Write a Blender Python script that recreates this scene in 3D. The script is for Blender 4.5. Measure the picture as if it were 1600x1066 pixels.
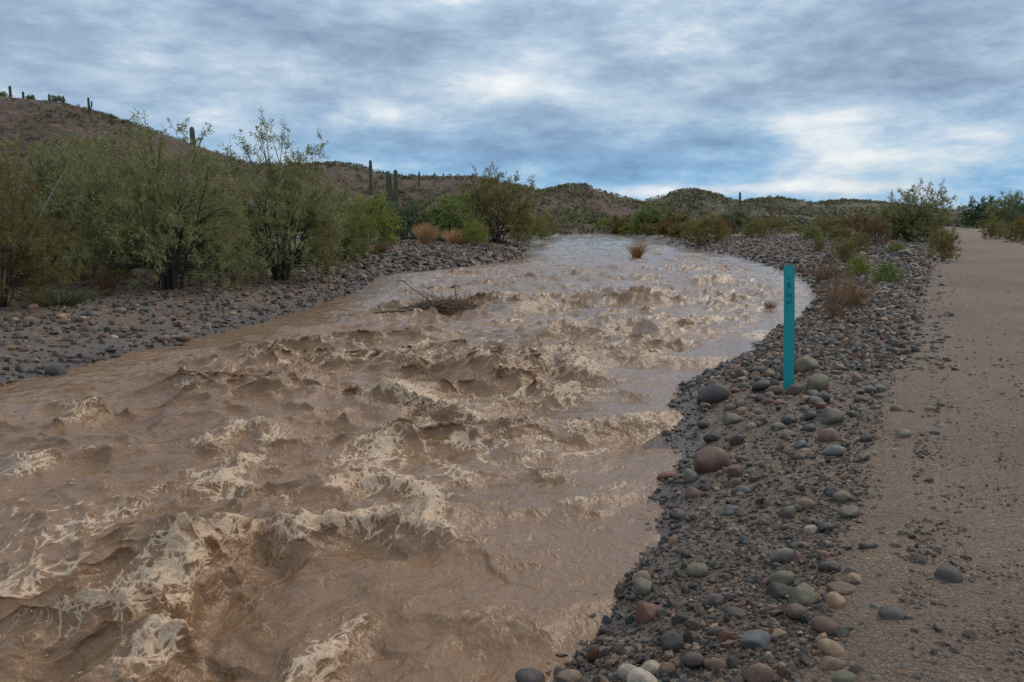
import bpy, math, random
import numpy as np
from math import radians as R

S = bpy.context.scene
COL = S.collection
for o in list(bpy.data.objects):
    bpy.data.objects.remove(o)

# ------------------------------------------------------------------ camera
F, PITCH, ZC = 1256.0, R(8.5), 2.1
cd = bpy.data.cameras.new('camera')
cd.sensor_width = 36.0
cd.lens = F / 1600 * 36
cd.clip_end = 30000
cd.clip_start = 0.05
cam = bpy.data.objects.new('camera', cd)
COL.objects.link(cam)
cam.location = (0, 0, ZC)
cam.rotation_euler = (R(90) - PITCH, 0, 0)
S.camera = cam
S.render.resolution_x, S.render.resolution_y = 1024, 682

# ------------------------------------------------------------------ light
SUN_AZ, SUN_EL = 48.0, 40.0          # azimuth from +Y towards +X
sl = bpy.data.lights.new('sun', 'SUN')
sl.energy = 1.5
sl.angle = R(45)
sl.color = (1.0, 0.86, 0.68)
sun = bpy.data.objects.new('sun', sl)
COL.objects.link(sun)
sun.rotation_euler = (R(90 - SUN_EL), 0, R(180 - SUN_AZ))
sun.location = (20, 20, 40)

S.view_settings.view_transform = 'Standard'
S.view_settings.look = 'None'
S.view_settings.gamma = 1
S.view_settings.exposure = 0.12


class NT:
    """tiny helper round a node tree"""
    def __init__(self, tree):
        self.t = tree
        self.n = tree.nodes
        self.l = tree.links

    def new(self, typ, **kw):
        nd = self.n.new(typ)
        for k, v in kw.items():
            setattr(nd, k, v)
        return nd

    def put(self, sock, val):
        if hasattr(val, 'is_linked') or isinstance(val, bpy.types.NodeSocket):
            self.l.new(val, sock)
        else:
            if sock.type == 'RGBA' and len(val) == 3:
                val = (*val, 1)
            sock.default_value = val

    def m(self, op, a, b=None, c=None, clamp=False):
        nd = self.new('ShaderNodeMath', operation=op, use_clamp=clamp)
        self.put(nd.inputs[0], a)
        if b is not None:
            self.put(nd.inputs[1], b)
        if c is not None:
            self.put(nd.inputs[2], c)
        return nd.outputs[0]

    def mix(self, f, a, b, blend='MIX'):
        nd = self.new('ShaderNodeMix', data_type='RGBA', blend_type=blend)
        self.put(nd.inputs[0], f)
        self.put(nd.inputs[6], a)
        self.put(nd.inputs[7], b)
        return nd.outputs[2]

    def noise(self, vec, scale, detail=4, rough=0.55, dist=0.0, out=0):
        nd = self.new('ShaderNodeTexNoise')
        if vec is not None:
            self.put(nd.inputs['Vector'], vec)
        nd.inputs['Scale'].default_value = scale
        nd.inputs['Detail'].default_value = detail
        nd.inputs['Roughness'].default_value = rough
        nd.inputs['Distortion'].default_value = dist
        return nd.outputs[out]

    def voro(self, vec, scale, feature='F1', rnd=1.0):
        nd = self.new('ShaderNodeTexVoronoi', feature=feature)
        if vec is not None:
            self.put(nd.inputs['Vector'], vec)
        nd.inputs['Scale'].default_value = scale
        nd.inputs['Randomness'].default_value = rnd
        return nd

    def ramp(self, fac, stops, interp='LINEAR'):
        nd = self.new('ShaderNodeValToRGB')
        nd.color_ramp.interpolation = interp
        el = nd.color_ramp.elements
        while len(el) < len(stops):
            el.new(0.5)
        for e, (p, c) in zip(el, stops):
            e.position = p
            e.color = (*c, 1) if len(c) == 3 else c
        self.put(nd.inputs[0], fac)
        return nd.outputs[0]

    def rng(self, v, a, b, c=0.0, d=1.0, smooth=False):
        nd = self.new('ShaderNodeMapRange')
        nd.clamp = True
        if smooth:
            nd.interpolation_type = 'SMOOTHSTEP'
        self.put(nd.inputs[0], v)
        for i, q in enumerate((a, b, c, d)):
            nd.inputs[i + 1].default_value = q
        return nd.outputs[0]

    def scalev(self, vec, s):
        nd = self.new('ShaderNodeVectorMath', operation='MULTIPLY')
        self.put(nd.inputs[0], vec)
        nd.inputs[1].default_value = s
        return nd.outputs[0]

    def bump(self, h, strength, dist, normal=None):
        nd = self.new('ShaderNodeBump')
        nd.inputs['Strength'].default_value = strength
        nd.inputs['Distance'].default_value = dist
        self.put(nd.inputs['Height'], h)
        if normal is not None:
            self.put(nd.inputs['Normal'], normal)
        return nd.outputs[0]


# ------------------------------------------------------------------ sky
W = bpy.data.worlds.new('World')
S.world = W
W.use_nodes = True
k = NT(W.node_tree)
k.n.clear()
wo = k.new('ShaderNodeOutputWorld')
bg = k.new('ShaderNodeBackground')
bg.inputs['Strength'].default_value = 0.1
k.l.new(bg.outputs[0], wo.inputs[0])
sky = k.new('ShaderNodeTexSky', sky_type='NISHITA')
sky.sun_disc = False
sky.sun_elevation = R(SUN_EL)
sky.sun_rotation = R(SUN_AZ)
tc = k.new('ShaderNodeTexCoord')
sep = k.new('ShaderNodeSeparateXYZ')
k.l.new(tc.outputs['Generated'], sep.inputs[0])
dx, dy, dz = sep.outputs
az = k.m('MULTIPLY', k.m('ARCTAN2', dx, dy), 57.2958)
el = k.m('MULTIPLY', k.m('ARCSINE', dz), 57.2958)
zz = k.m('ADD', k.m('MAXIMUM', dz, 0.0), 0.30)
cp = k.new('ShaderNodeCombineXYZ')
k.l.new(k.m('DIVIDE', dx, zz), cp.inputs[0])
k.l.new(k.m('DIVIDE', dy, zz), cp.inputs[1])
cv = cp.outputs[0]


def blob(a0, e0, sa, se, amp):
    # one cloud mass at a place in the sky
    q = k.m('ADD', k.m('POWER', k.m('ABSOLUTE', k.m('DIVIDE', k.m('SUBTRACT', az, a0), sa)), 2.0),
            k.m('POWER', k.m('ABSOLUTE', k.m('DIVIDE', k.m('SUBTRACT', el, e0), se)), 2.0))
    return k.m('MULTIPLY', k.m('EXPONENT', k.m('MULTIPLY', q, -1.0)), amp)


cv = k.scalev(tc.outputs['Generated'], (1.0, 1.0, 2.7))
big = k.noise(cv, 2.3, 3, 0.5, 0.2)
mid = k.noise(cv, 6.5, 12, 0.62, 0.1)
puff = k.noise(k.scalev(cv, (1, 1, 1.25)), 19.0, 10, 0.66, 0.0)
val = k.m('ADD', 0.53, k.m('MULTIPLY', k.m('SUBTRACT', big, 0.5), 0.45))
val = k.m('ADD', val, k.m('MULTIPLY', k.m('SUBTRACT', mid, 0.5), 1.0))
val = k.m('ADD', val, k.m('MULTIPLY', k.m('SUBTRACT', puff, 0.5), 0.42))
for b in [(-9, 12.6, 15, 1.8, -0.20), (4, 13.6, 5, 1.1, -0.14), (0, 9.4, 9, 1.8, 0.17), (11, 12.2, 6, 1.4, 0.18),
          (-8, 7.0, 2.2, 1.2, 0.22), (-1, 4.0, 11, 1.7, -0.15), (23, 11.5, 11, 2.8, -0.13),
          (21, 6.5, 4, 0.8, 0.20), (27, 7.2, 5, 0.5, 0.08), (29, 5.4, 5, 0.6, 0.16), (14, 5.2, 4.5, 0.6, -0.20), (10, 2.0, 4, 0.5, 0.36),
          (20, 2.2, 7, 0.5, 0.20), (29, 8.2, 6, 1.2, -0.10), (-22, 8, 9, 3, -0.03), (25, 4.0, 6, 0.5, 0.14)]:
    val = k.m('ADD', val, blob(*b))
cl = k.ramp(val, [(0.0, (0.125, 0.17, 0.27)), (0.25, (0.20, 0.275, 0.40)), (0.45, (0.305, 0.41, 0.55)),
                  (0.62, (0.45, 0.555, 0.67)), (0.78, (0.68, 0.73, 0.77)), (0.95, (0.92, 0.92, 0.89))])
lowb = k.m('MULTIPLY', k.rng(dz, 0.03, 0.16, 1.0, 0.0, smooth=True), k.rng(val, 0.45, 0.7, 1.0, 0.0, smooth=True))
cl = k.mix(lowb, cl, k.mix(1.0, cl, (0.74, 1.0, 1.12), 'MULTIPLY'))
lift = k.m('ADD', 1.0, k.m('MULTIPLY', k.rng(dz, 0.2, 1.0), 0.7))
clv = k.new('ShaderNodeVectorMath', operation='SCALE')
k.l.new(cl, clv.inputs[0])
k.l.new(k.m('MULTIPLY', lift, 10.5), clv.inputs['Scale'])
gap = k.m('MULTIPLY', k.rng(k.noise(cv, 3.1, 5, 0.6), 0.52, 0.72, smooth=True), 0.35)
k.l.new(k.mix(gap, clv.outputs[0], sky.outputs[0]), bg.inputs['Color'])

# ------------------------------------------------------------------ helpers
rng = np.random.default_rng(7)
_perm = np.random.default_rng(3).permutation(256)
_perm = np.concatenate([_perm, _perm, _perm])
_ga = np.linspace(0, 2 * np.pi, 32, endpoint=False)
_gx, _gy = np.cos(_ga), np.sin(_ga)


def perlin(x, y, seed=0):
    x = np.asarray(x, float) + seed * 17.37
    y = np.asarray(y, float) - seed * 9.71
    xi = np.floor(x).astype(np.int64)
    yi = np.floor(y).astype(np.int64)
    xf, yf = x - xi, y - yi
    xi &= 255
    yi &= 255
    u = xf * xf * xf * (xf * (xf * 6 - 15) + 10)
    v = yf * yf * yf * (yf * (yf * 6 - 15) + 10)

    def gr(ix, iy, fx, fy):
        h = _perm[_perm[ix] + iy] & 31
        return _gx[h] * fx + _gy[h] * fy
    x1, y1 = (xi + 1) & 255, (yi + 1) & 255
    a = gr(xi, yi, xf, yf)
    b = gr(x1, yi, xf - 1, yf)
    c = gr(xi, y1, xf, yf - 1)
    d = gr(x1, y1, xf - 1, yf - 1)
    return 1.5 * (a + u * (b - a) + v * ((c + u * (d - c)) - (a + u * (b - a))))


def fbm(x, y, seed=0, oct=4, g=0.5):
    t, a, f = 0, 1.0, 1.0
    for i in range(oct):
        t = t + a * perlin(x * f, y * f, seed + i)
        a *= g
        f *= 2.03
    return t


def sstep(a, b, x):
    t = np.clip((x - a) / (b - a), 0, 1)
    return t * t * (3 - 2 * t)


def ray(u, v):
    a, b = (u - 800) / F, -(v - 533) / F
    return np.array([a, math.cos(PITCH) + b * math.sin(PITCH), -math.sin(PITCH) + b * math.cos(PITCH)])


def on_z(u, v, z=0.0):
    d = ray(u, v)
    t = (z - ZC) / d[2]
    return d[0] * t, d[1] * t


def at_y(u, v, y):
    d = ray(u, v)
    t = y / d[1]
    return d[0] * t, y, ZC + d[2] * t


def mesh_obj(name, verts, faces, mat=None, parent=None, smooth=True, attrs=None):
    """verts Nx3 array, faces list of arrays with equal width each (3 or 4)"""
    me = bpy.data.meshes.new(name)
    verts = np.asarray(verts, np.float32)
    if not isinstance(faces, list):
        faces = [faces]
    faces = [np.asarray(f, np.int32) for f in faces if len(f)]
    nl = sum(f.size for f in faces)
    nf = sum(len(f) for f in faces)
    me.vertices.add(len(verts))
    me.vertices.foreach_set('co', verts.ravel())
    me.loops.add(nl)
    me.loops.foreach_set('vertex_index', np.concatenate([f.ravel() for f in faces]))
    me.polygons.add(nf)
    tot = np.concatenate([np.full(len(f), f.shape[1], np.int32) for f in faces])
    st = np.concatenate([[0], np.cumsum(tot)[:-1]]).astype(np.int32)
    me.polygons.foreach_set('loop_start', st)
    me.polygons.foreach_set('loop_total', tot)
    me.update(calc_edges=True)
    me.polygons.foreach_set('use_smooth', np.full(nf, smooth))
    for an, (dom, dat) in (attrs or {}).items():
        dat = np.asarray(dat, np.float32)
        if dat.ndim == 1:
            at = me.attributes.new(an, 'FLOAT', dom)
            at.data.foreach_set('value', dat)
        else:
            at = me.attributes.new(an, 'FLOAT_COLOR', dom)
            c = np.ones((len(dat), 4), np.float32)
            c[:, :3] = dat
            at.data.foreach_set('color', c.ravel())
    if mat:
        me.materials.append(mat)
    o = bpy.data.objects.new(name, me)
    COL.objects.link(o)
    if parent:
        o.parent = parent
    return o


def grid_faces(nr, nc):
    i = np.arange(nr - 1)[:, None] * nc + np.arange(nc - 1)[None, :]
    i = i.ravel()
    return np.stack([i, i + 1, i + nc + 1, i + nc], 1)


def empty(name, loc=(0, 0, 0), rz=0.0):
    o = bpy.data.objects.new(name, None)
    o.empty_display_size = 0.1
    COL.objects.link(o)
    o.location = loc
    o.rotation_euler = (0, 0, rz)
    return o


def tag(o, label=None, cat=None, group=None, kind=None):
    if label:
        o['label'] = label
    if cat:
        o['category'] = cat
    if group:
        o['group'] = group
    if kind:
        o['kind'] = kind
    return o


def mat(name):
    m = bpy.data.materials.new(name)
    m.use_nodes = True
    q = NT(m.node_tree)
    p = q.n['Principled BSDF']
    return m, q, p


# ------------------------------------------------------------------ materials
def attr_node(q, name, typ='GEOMETRY'):
    nd = q.new('ShaderNodeAttribute', attribute_name=name)
    nd.attribute_type = typ
    return nd


def make_leaf():
    m, q, p = mat('leaf')
    tint = attr_node(q, 'tint', 'OBJECT').outputs['Color']
    var = attr_node(q, 'var').outputs['Fac']
    warm = q.mix(q.rng(var, 0.82, 1.0), tint, q.mix(0.6, tint, (0.24, 0.17, 0.06)))
    hsv = q.new('ShaderNodeHueSaturation')
    q.put(hsv.inputs['Color'], warm)
    q.put(hsv.inputs['Value'], q.rng(var, 0, 1, 0.6, 1.5))
    c = hsv.outputs[0]
    q.put(p.inputs['Base Color'], c)
    p.inputs['Roughness'].default_value = 0.55
    p.inputs['Specular IOR Level'].default_value = 0.35
    tr = q.new('ShaderNodeBsdfTranslucent')
    q.put(tr.inputs['Color'], c)
    mx = q.new('ShaderNodeMixShader')
    mx.inputs[0].default_value = 0.3
    q.l.new(p.outputs[0], mx.inputs[1])
    q.l.new(tr.outputs[0], mx.inputs[2])
    q.l.new(mx.outputs[0], q.n['Material Output'].inputs[0])
    return m


def make_bark(name, c1, c2):
    m, q, p = mat(name)
    t = q.new('ShaderNodeTexCoord')
    n = q.noise(q.scalev(t.outputs['Object'], (1, 1, 0.25)), 22, 5, 0.6)
    q.put(p.inputs['Base Color'], q.mix(n, c1, c2))
    p.inputs['Roughness'].default_value = 0.85
    q.put(p.inputs['Normal'], q.bump(n, 0.5, 0.01))
    return m


def make_stone():
    m, q, p = mat('stone')
    c0 = attr_node(q, 'col', 'INSTANCER').outputs['Color']
    t = q.new('ShaderNodeTexCoord')
    ob = t.outputs['Object']
    info = q.new('ShaderNodeObjectInfo')
    off = q.new('ShaderNodeVectorMath', operation='MULTIPLY_ADD')
    q.put(off.inputs[0], info.outputs['Location'])
    off.inputs[1].default_value = (3.1, 3.1, 3.1)
    q.put(off.inputs[2], ob)
    v = off.outputs[0]
    n1 = q.noise(v, 2.2, 6, 0.62)
    n2 = q.noise(v, 14, 4, 0.65)
    c = q.mix(q.rng(n1, 0.3, 0.72), q.mix(1.0, c0, (0.62, 0.6, 0.58), 'MULTIPLY'), q.mix(1.0, c0, (1.25, 1.2, 1.12), 'MULTIPLY'))
    c = q.mix(q.rng(n2, 0.6, 0.75, 0, 0.55), c, q.mix(0.5, c0, (0.35, 0.32, 0.28)))
    c = q.mix(q.rng(n2, 0.28, 0.38, 0.6, 0.0), c, q.mix(0.7, c0, (0.02, 0.02, 0.02)))
    geo = q.new('ShaderNodeNewGeometry')
    sp = q.new('ShaderNodeSeparateXYZ')
    q.put(sp.inputs[0], geo.outputs['Position'])
    wet = q.rng(q.m('ADD', sp.outputs[2], q.m('MULTIPLY', n1, 0.10)), 0.08, 0.24, 1.0, 0.0)
    q.put(p.inputs['Base Color'], q.mix(q.m('MULTIPLY', wet, 0.45), c, (0.012, 0.010, 0.009)))
    q.put(p.inputs['Roughness'], q.rng(wet, 0, 1, 0.6, 0.28))
    p.inputs['Specular IOR Level'].default_value = 0.4
    q.put(p.inputs['Normal'], q.bump(q.m('ADD', n1, q.m('MULTIPLY', n2, 0.5)), 0.5, 0.03))
    return m


WARM = np.array([1.22, 1.02, 0.82])
GRAV = [(0.0, (0.045, 0.035, 0.028)), (0.22, (0.075, 0.055, 0.042)), (0.42, (0.10, 0.072, 0.054)),
        (0.6, (0.085, 0.08, 0.078)), (0.76, (0.17, 0.115, 0.078)), (0.9, (0.135, 0.125, 0.118)), (1.0, (0.27, 0.21, 0.16))]


GRAV = [(a_, tuple(float(x_) for x_ in np.array(b_) * WARM)) for a_, b_ in GRAV]


def make_ground():
    m, q, p = mat('ground')
    geo = q.new('ShaderNodeNewGeometry')
    pos = geo.outputs['Position']
    sp = q.new('ShaderNodeSeparateXYZ')
    q.put(sp.inputs[0], pos)
    soil = q.ramp(q.noise(pos, 0.9, 6, 0.65), [(0.25, (0.060, 0.038, 0.024)), (0.5, (0.095, 0.062, 0.040)), (0.75, (0.145, 0.098, 0.065))])
    vb = q.voro(pos, 26)
    vs = q.voro(pos, 75)
    r1 = q.new('ShaderNodeSeparateColor')
    q.put(r1.inputs[0], vb.outputs['Color'])
    r2 = q.new('ShaderNodeSeparateColor')
    q.put(r2.inputs[0], vs.outputs['Color'])
    cb = q.ramp(r1.outputs[0], GRAV)
    cs = q.ramp(r2.outputs[0], GRAV)
    c = q.mix(q.rng(r1.outputs[1], 0.45, 0.55), cs, cb)
    c = q.mix(q.rng(q.noise(pos, 1.7, 5, 0.6), 0.35, 0.65, 0.55, 0.1), c, soil)
    far = q.rng(sp.outputs[1], 60, 110)
    c = q.mix(far, c, q.ramp(q.noise(pos, 0.25, 6, 0.7), [(0.3, (0.07, 0.06, 0.03)), (0.55, (0.12, 0.09, 0.055)), (0.75, (0.08, 0.085, 0.035))]))
    wetn = q.m('ADD', sp.outputs[2], q.m('MULTIPLY', q.m('SUBTRACT', q.noise(pos, 2.5, 4), 0.5), 0.16))
    wet = q.rng(wetn, 0.02, 0.17, 1.0, 0.0)
    mud = q.mix(0.5, c, (0.075, 0.05, 0.036))
    q.put(p.inputs['Base Color'], q.mix(q.m('MULTIPLY', wet, 0.85), c, q.mix(0.35, mud, (0.02, 0.015, 0.012))))
    q.put(p.inputs['Roughness'], q.rng(wet, 0, 1, 0.85, 0.30))
    h = q.m('ADD', q.m('MULTIPLY', vb.outputs['Distance'], -0.7), q.m('MULTIPLY', vs.outputs['Distance'], -0.35))
    h = q.m('ADD', h, q.m('MULTIPLY', q.noise(pos, 9, 6, 0.65), 0.8))
    q.put(p.inputs['Normal'], q.bump(h, 0.9, 0.025))
    return m


def make_path():
    m, q, p = mat('path')
    geo = q.new('ShaderNodeNewGeometry')
    pos = geo.outputs['Position']
    base = q.ramp(q.noise(pos, 0.7, 6, 0.6), [(0.3, (0.135, 0.080, 0.042)), (0.52, (0.195, 0.118, 0.064)), (0.72, (0.25, 0.155, 0.088))])
    v1 = q.voro(pos, 52)
    v2 = q.voro(pos, 110)
    s1 = q.new('ShaderNodeSeparateColor')
    q.put(s1.inputs[0], v1.outputs['Color'])
    s2 = q.new('ShaderNodeSeparateColor')
    q.put(s2.inputs[0], v2.outputs['Color'])
    G2 = [(a, tuple(x * 1.35 for x in b)) for a, b in GRAV]
    c = q.mix(q.rng(s1.outputs[1], 0.4, 0.6, 0.15, 0.85), base, q.ramp(s1.outputs[0], G2))
    c = q.mix(q.rng(s2.outputs[1], 0.45, 0.65, 0.1, 0.7), c, q.ramp(s2.outputs[0], G2))
    damp = q.rng(q.noise(q.scalev(pos, (1, 0.6, 1)), 0.45, 4, 0.55), 0.42, 0.62)
    c = q.mix(q.m('MULTIPLY', damp, 0.35), c, (0.07, 0.044, 0.028))
    q.put(p.inputs['Base Color'], c)
    p.inputs['Roughness'].default_value = 0.85
    h = q.m('ADD', q.m('MULTIPLY', v1.outputs['Distance'], -0.5), q.m('MULTIPLY', v2.outputs['Distance'], -0.3))
    h = q.m('ADD', h, q.m('MULTIPLY', q.noise(pos, 6, 7, 0.7), 1.2))
    q.put(p.inputs['Normal'], q.bump(h, 1.0, 0.035))
    return m


def make_water():
    m, q, p = mat('muddy_water')
    geo = q.new('ShaderNodeNewGeometry')
    pos = geo.outputs['Position']
    foam = attr_node(q, 'foam').outputs['Fac']
    silt = q.ramp(q.noise(q.scalev(pos, (1.0, 0.5, 1)), 0.8, 5, 0.6, 0.6),
                  [(0.3, (0.168, 0.088, 0.040)), (0.55, (0.218, 0.118, 0.057)), (0.75, (0.270, 0.152, 0.079))])
    wn = q.noise(pos, 3.5, 2, 0.5, 0.0, out=1)
    wv_ = q.new('ShaderNodeVectorMath', operation='MULTIPLY_ADD')
    q.put(wv_.inputs[0], wn)
    wv_.inputs[1].default_value = (0.34, 0.34, 0.34)
    q.put(wv_.inputs[2], pos)
    wp = q.scalev(wv_.outputs[0], (1.15, 0.6, 1.0))
    e1 = q.voro(wp, 7.0, 'DISTANCE_TO_EDGE').outputs['Distance']
    e2 = q.voro(wp, 19.0, 'DISTANCE_TO_EDGE').outputs['Distance']
    bub = q.noise(pos, 45, 5, 0.7, 0.4)
    lace = q.m('ADD', q.m('MULTIPLY', e1, 1.0), q.m('MULTIPLY', e2, 0.95))
    fm = q.m('SUBTRACT', q.m('MULTIPLY', foam, 0.45), q.m('ADD', lace, q.m('MULTIPLY', q.m('SUBTRACT', bub, 0.5), 0.35)))
    fm = q.m('MULTIPLY', q.rng(fm, -0.13, 0.07, smooth=True), q.rng(foam, 0.05, 0.30))
    fcol = q.mix(q.rng(bub, 0.3, 0.7), (0.42, 0.255, 0.140), (0.68, 0.50, 0.335))
    q.put(p.inputs['Base Color'], q.mix(fm, silt, fcol))
    q.put(p.inputs['Roughness'], q.rng(fm, 0, 1, 0.06, 0.34))
    p.inputs['IOR'].default_value = 1.33
    p.inputs['Specular IOR Level'].default_value = 0.5
    r1 = q.noise(q.scalev(pos, (1.0, 0.75, 1)), 6.5, 4, 0.55, 0.25)
    r2 = q.noise(q.scalev(pos, (1.0, 0.7, 1)), 24, 3, 0.5, 0.2)
    b1 = q.bump(q.m('ADD', r1, q.m('MULTIPLY', r2, 0.32)), 0.8, 0.055)
    b2 = q.bump(q.m('MULTIPLY', q.m('ADD', bub, q.m('MULTIPLY', lace, -1.0)), fm), 0.6, 0.02, b1)
    q.put(p.inputs['Normal'], b2)
    return m


def make_hill(name, shift):
    m, q, p = mat(name)
    geo = q.new('ShaderNodeNewGeometry')
    pos = geo.outputs['Position']
    n = q.m('ADD', q.m('MULTIPLY', q.noise(pos, 0.3, 8, 0.72), 0.6), q.m('MULTIPLY', q.noise(pos, 1.3, 6, 0.7), 0.4))
    v = q.voro(pos, 0.8)
    s = q.new('ShaderNodeSeparateColor')
    q.put(s.inputs[0], v.outputs['Color'])
    rock = q.ramp(n, [(0.28, (0.02, 0.010, 0.006)), (0.46, (0.085, 0.040, 0.022)), (0.56, (0.155, 0.078, 0.042)), (0.68, (0.25, 0.15, 0.09))])
    rock = q.mix(q.rng(s.outputs[0], 0.2, 1.0, 0.0, 0.5), rock, (0.05, 0.028, 0.019))
    green = q.rng(q.noise(pos, 0.35, 6, 0.7), 0.5 - shift, 0.62 - shift)
    q.put(p.inputs['Base Color'], q.mix(q.m('MULTIPLY', green, 0.8), rock, (0.085, 0.080, 0.030)))
    p.inputs['Roughness'].default_value = 0.9
    q.put(p.inputs['Normal'], q.bump(q.m('ADD', n, q.m('MULTIPLY', v.outputs['Distance'], -0.5)), 1.0, 1.6))
    return m


LEAF = make_leaf()
BARK = make_bark('bark', (0.022, 0.016, 0.012), (0.07, 0.05, 0.036))
DEADWOOD = make_bark('dead_wood', (0.085, 0.050, 0.028), (0.24, 0.15, 0.088))
STONE = make_stone()
GROUND = make_ground()
PATH = make_path()
WATER = make_water()

# ------------------------------------------------------------------ lie of the land
YL = np.array([-12, 3, 10.3, 12.5, 16.6, 20, 24.3, 28, 30.8, 33, 35.8, 41, 47, 52, 67.6, 90, 120, 171, 176])
XL = np.array([-7.6, -7.1, -6.67, -6.08, -5.32, -5.0, -4.7, -5.1, -5.3, -4.6, -2.9, -0.9, 0.75, 0.4, 1.6, 3.57, 7.0, 10.8, 13])
YR = np.array([-12, -4, 0, 3.43, 5.03, 6.7, 8.3, 9.2, 10.3, 11.5, 13, 15.1, 18, 21.3, 24, 27, 31.5, 40, 49, 67.6, 90, 136, 160, 176])
XR = np.array([-4.2, -2.4, -1.1, 0.2, 0.9, 1.45, 1.75, 1.9, 2.35, 3.1, 4.0, 4.95, 6.7, 8.2, 9.2, 10.1, 11.2, 12.6, 13.5, 14.0, 15.2, 18.5, 17, 13])


def shores(y):
    xl = np.interp(y, YL, XL) + 0.18 * perlin(y * 0.8, y * 0 + 3.3, 5) + 0.05 * perlin(y * 3.1, y * 0, 6)
    xr = np.interp(y, YR, XR) + 0.12 * perlin(y * 0.9, y * 0 + 7.7, 8) + 0.05 * perlin(y * 3.3, y * 0, 9)
    return xl, xr


def path_left(y):
    return 0.53 * y - 0.45 + 4.0 * (np.clip(y, 0, 200) / 144.0) ** 2 + 0.10 * perlin(y * 0.5, y * 0, 31)


def height(x, y, rough=True):
    x = np.asarray(x, float)
    y = np.asarray(y, float)
    e = 0.6
    xl, xr = shores(y)
    xl2, xr2 = np.interp(y + e, YL, XL), np.interp(y + e, YR, XR)
    sl_ = (xl2 - np.interp(y - e, YL, XL)) / (2 * e)
    sr_ = (xr2 - np.interp(y - e, YR, XR)) / (2 * e)
    dl = (xl - x) / np.sqrt(1 + sl_ ** 2)
    dr = (x - xr) / np.sqrt(1 + sr_ ** 2)
    past = sstep(168, 178, y)
    dl = dl + past * 3
    dr = dr + past * 3
    bar = sstep(28, 40, y) * (1 - sstep(60, 80, y))
    hl = np.where(dl > 0, (0.26 + 0.3 * bar) * (1 - np.exp(-np.maximum(dl, 0) / (1.6 - 0.7 * bar))) + 0.035 * np.minimum(np.maximum(dl, 0), 18), np.maximum(dl * 0.2, -0.5))
    mound = sstep(14, 24, y) * (1 - sstep(70, 110, y))
    hr = np.where(dr > 0, (0.40 + 0.22 * mound) * (1 - np.exp(-np.maximum(dr, 0) / (0.75 + 0.5 * mound))), np.maximum(dr * 0.2, -0.5))
    h = np.where(dl > dr, hl, hr)
    land = np.maximum(dl, dr)
    h = h + 0.05 * sstep(0.2, 2, land) * sstep(80, 300, y)
    if rough:
        pl = path_left(y)
        onp = sstep(-0.6, 0.3, x - pl) * (1 - sstep(4.7, 5.6, x - pl))
        k_ = sstep(0.0, 0.8, land)
        h = h + k_ * (1 - 0.8 * onp) * (0.05 * perlin(x * 1.1, y * 1.1, 11) + 0.025 * perlin(x * 3.7, y * 3.7, 12))
        h = h + (1 - onp) * sstep(0.05, 0.4, land) * 0.012 * perlin(x * 11, y * 11, 13)
        h = h + sstep(4, 12, land) * (1 - onp) * 0.14 * perlin(x * 0.3, y * 0.3, 14)
    return h


def h1(x, y):
    return float(height(np.array([x]), np.array([y]))[0])


def place(u, v):
    """the spot on the ground seen there"""
    z = 0.3
    for _ in range(25):
        x, y = on_z(u, v, z)
        z = 0.5 * z + 0.5 * h1(x, y)
    return x, y, h1(x, y)


# ground sheet
ys = np.concatenate([np.linspace(-10, 1.5, 24)[:-1], 1.5 * (180 / 1.5) ** np.linspace(0, 1, 330), np.array([200, 240, 300, 400, 600, 1000, 2000, 5000, 12000])])
ts = np.linspace(-1, 1, 341)
ts = np.sign(ts) * (0.65 * np.abs(ts) + 0.35 * np.abs(ts) ** 3)
Yg, Tg = np.meshgrid(ys, ts, indexing='ij')
Xg = 0.28 * np.maximum(Yg, 0) * (1 - sstep(20, 60, Yg)) * 0.4 + Tg * (np.maximum(Yg, 0) * 1.15 + 9)
Zg = height(Xg, Yg)
ground = mesh_obj('ground', np.stack([Xg, Yg, Zg], -1).reshape(-1, 3), grid_faces(len(ys), len(ts)), GROUND)
tag(ground, kind='structure')

# path: a slightly crowned strip whose edges run out under the gravel
py = np.concatenate([np.linspace(-9, 1.5, 20)[:-1], 1.5 * (170 / 1.5) ** np.linspace(0, 1, 260)])
pt = np.linspace(0, 1, 90)
PY, PT = np.meshgrid(py, pt, indexing='ij')
PX = path_left(PY) - 0.5 + PT * 6.0
edge = sstep(0, 0.16, PT) * (1 - sstep(0.86, 1, PT))
PZ = height(PX, PY) - 0.03 + 0.055 * edge + 0.012 * perlin(PX * 2.2, PY * 2.2, 21) + 0.006 * perlin(PX * 8, PY * 8, 22)
path = mesh_obj('path', np.stack([PX, PY, PZ], -1).reshape(-1, 3), grid_faces(len(py), len(pt)), PATH)
tag(path, kind='structure')

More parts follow.
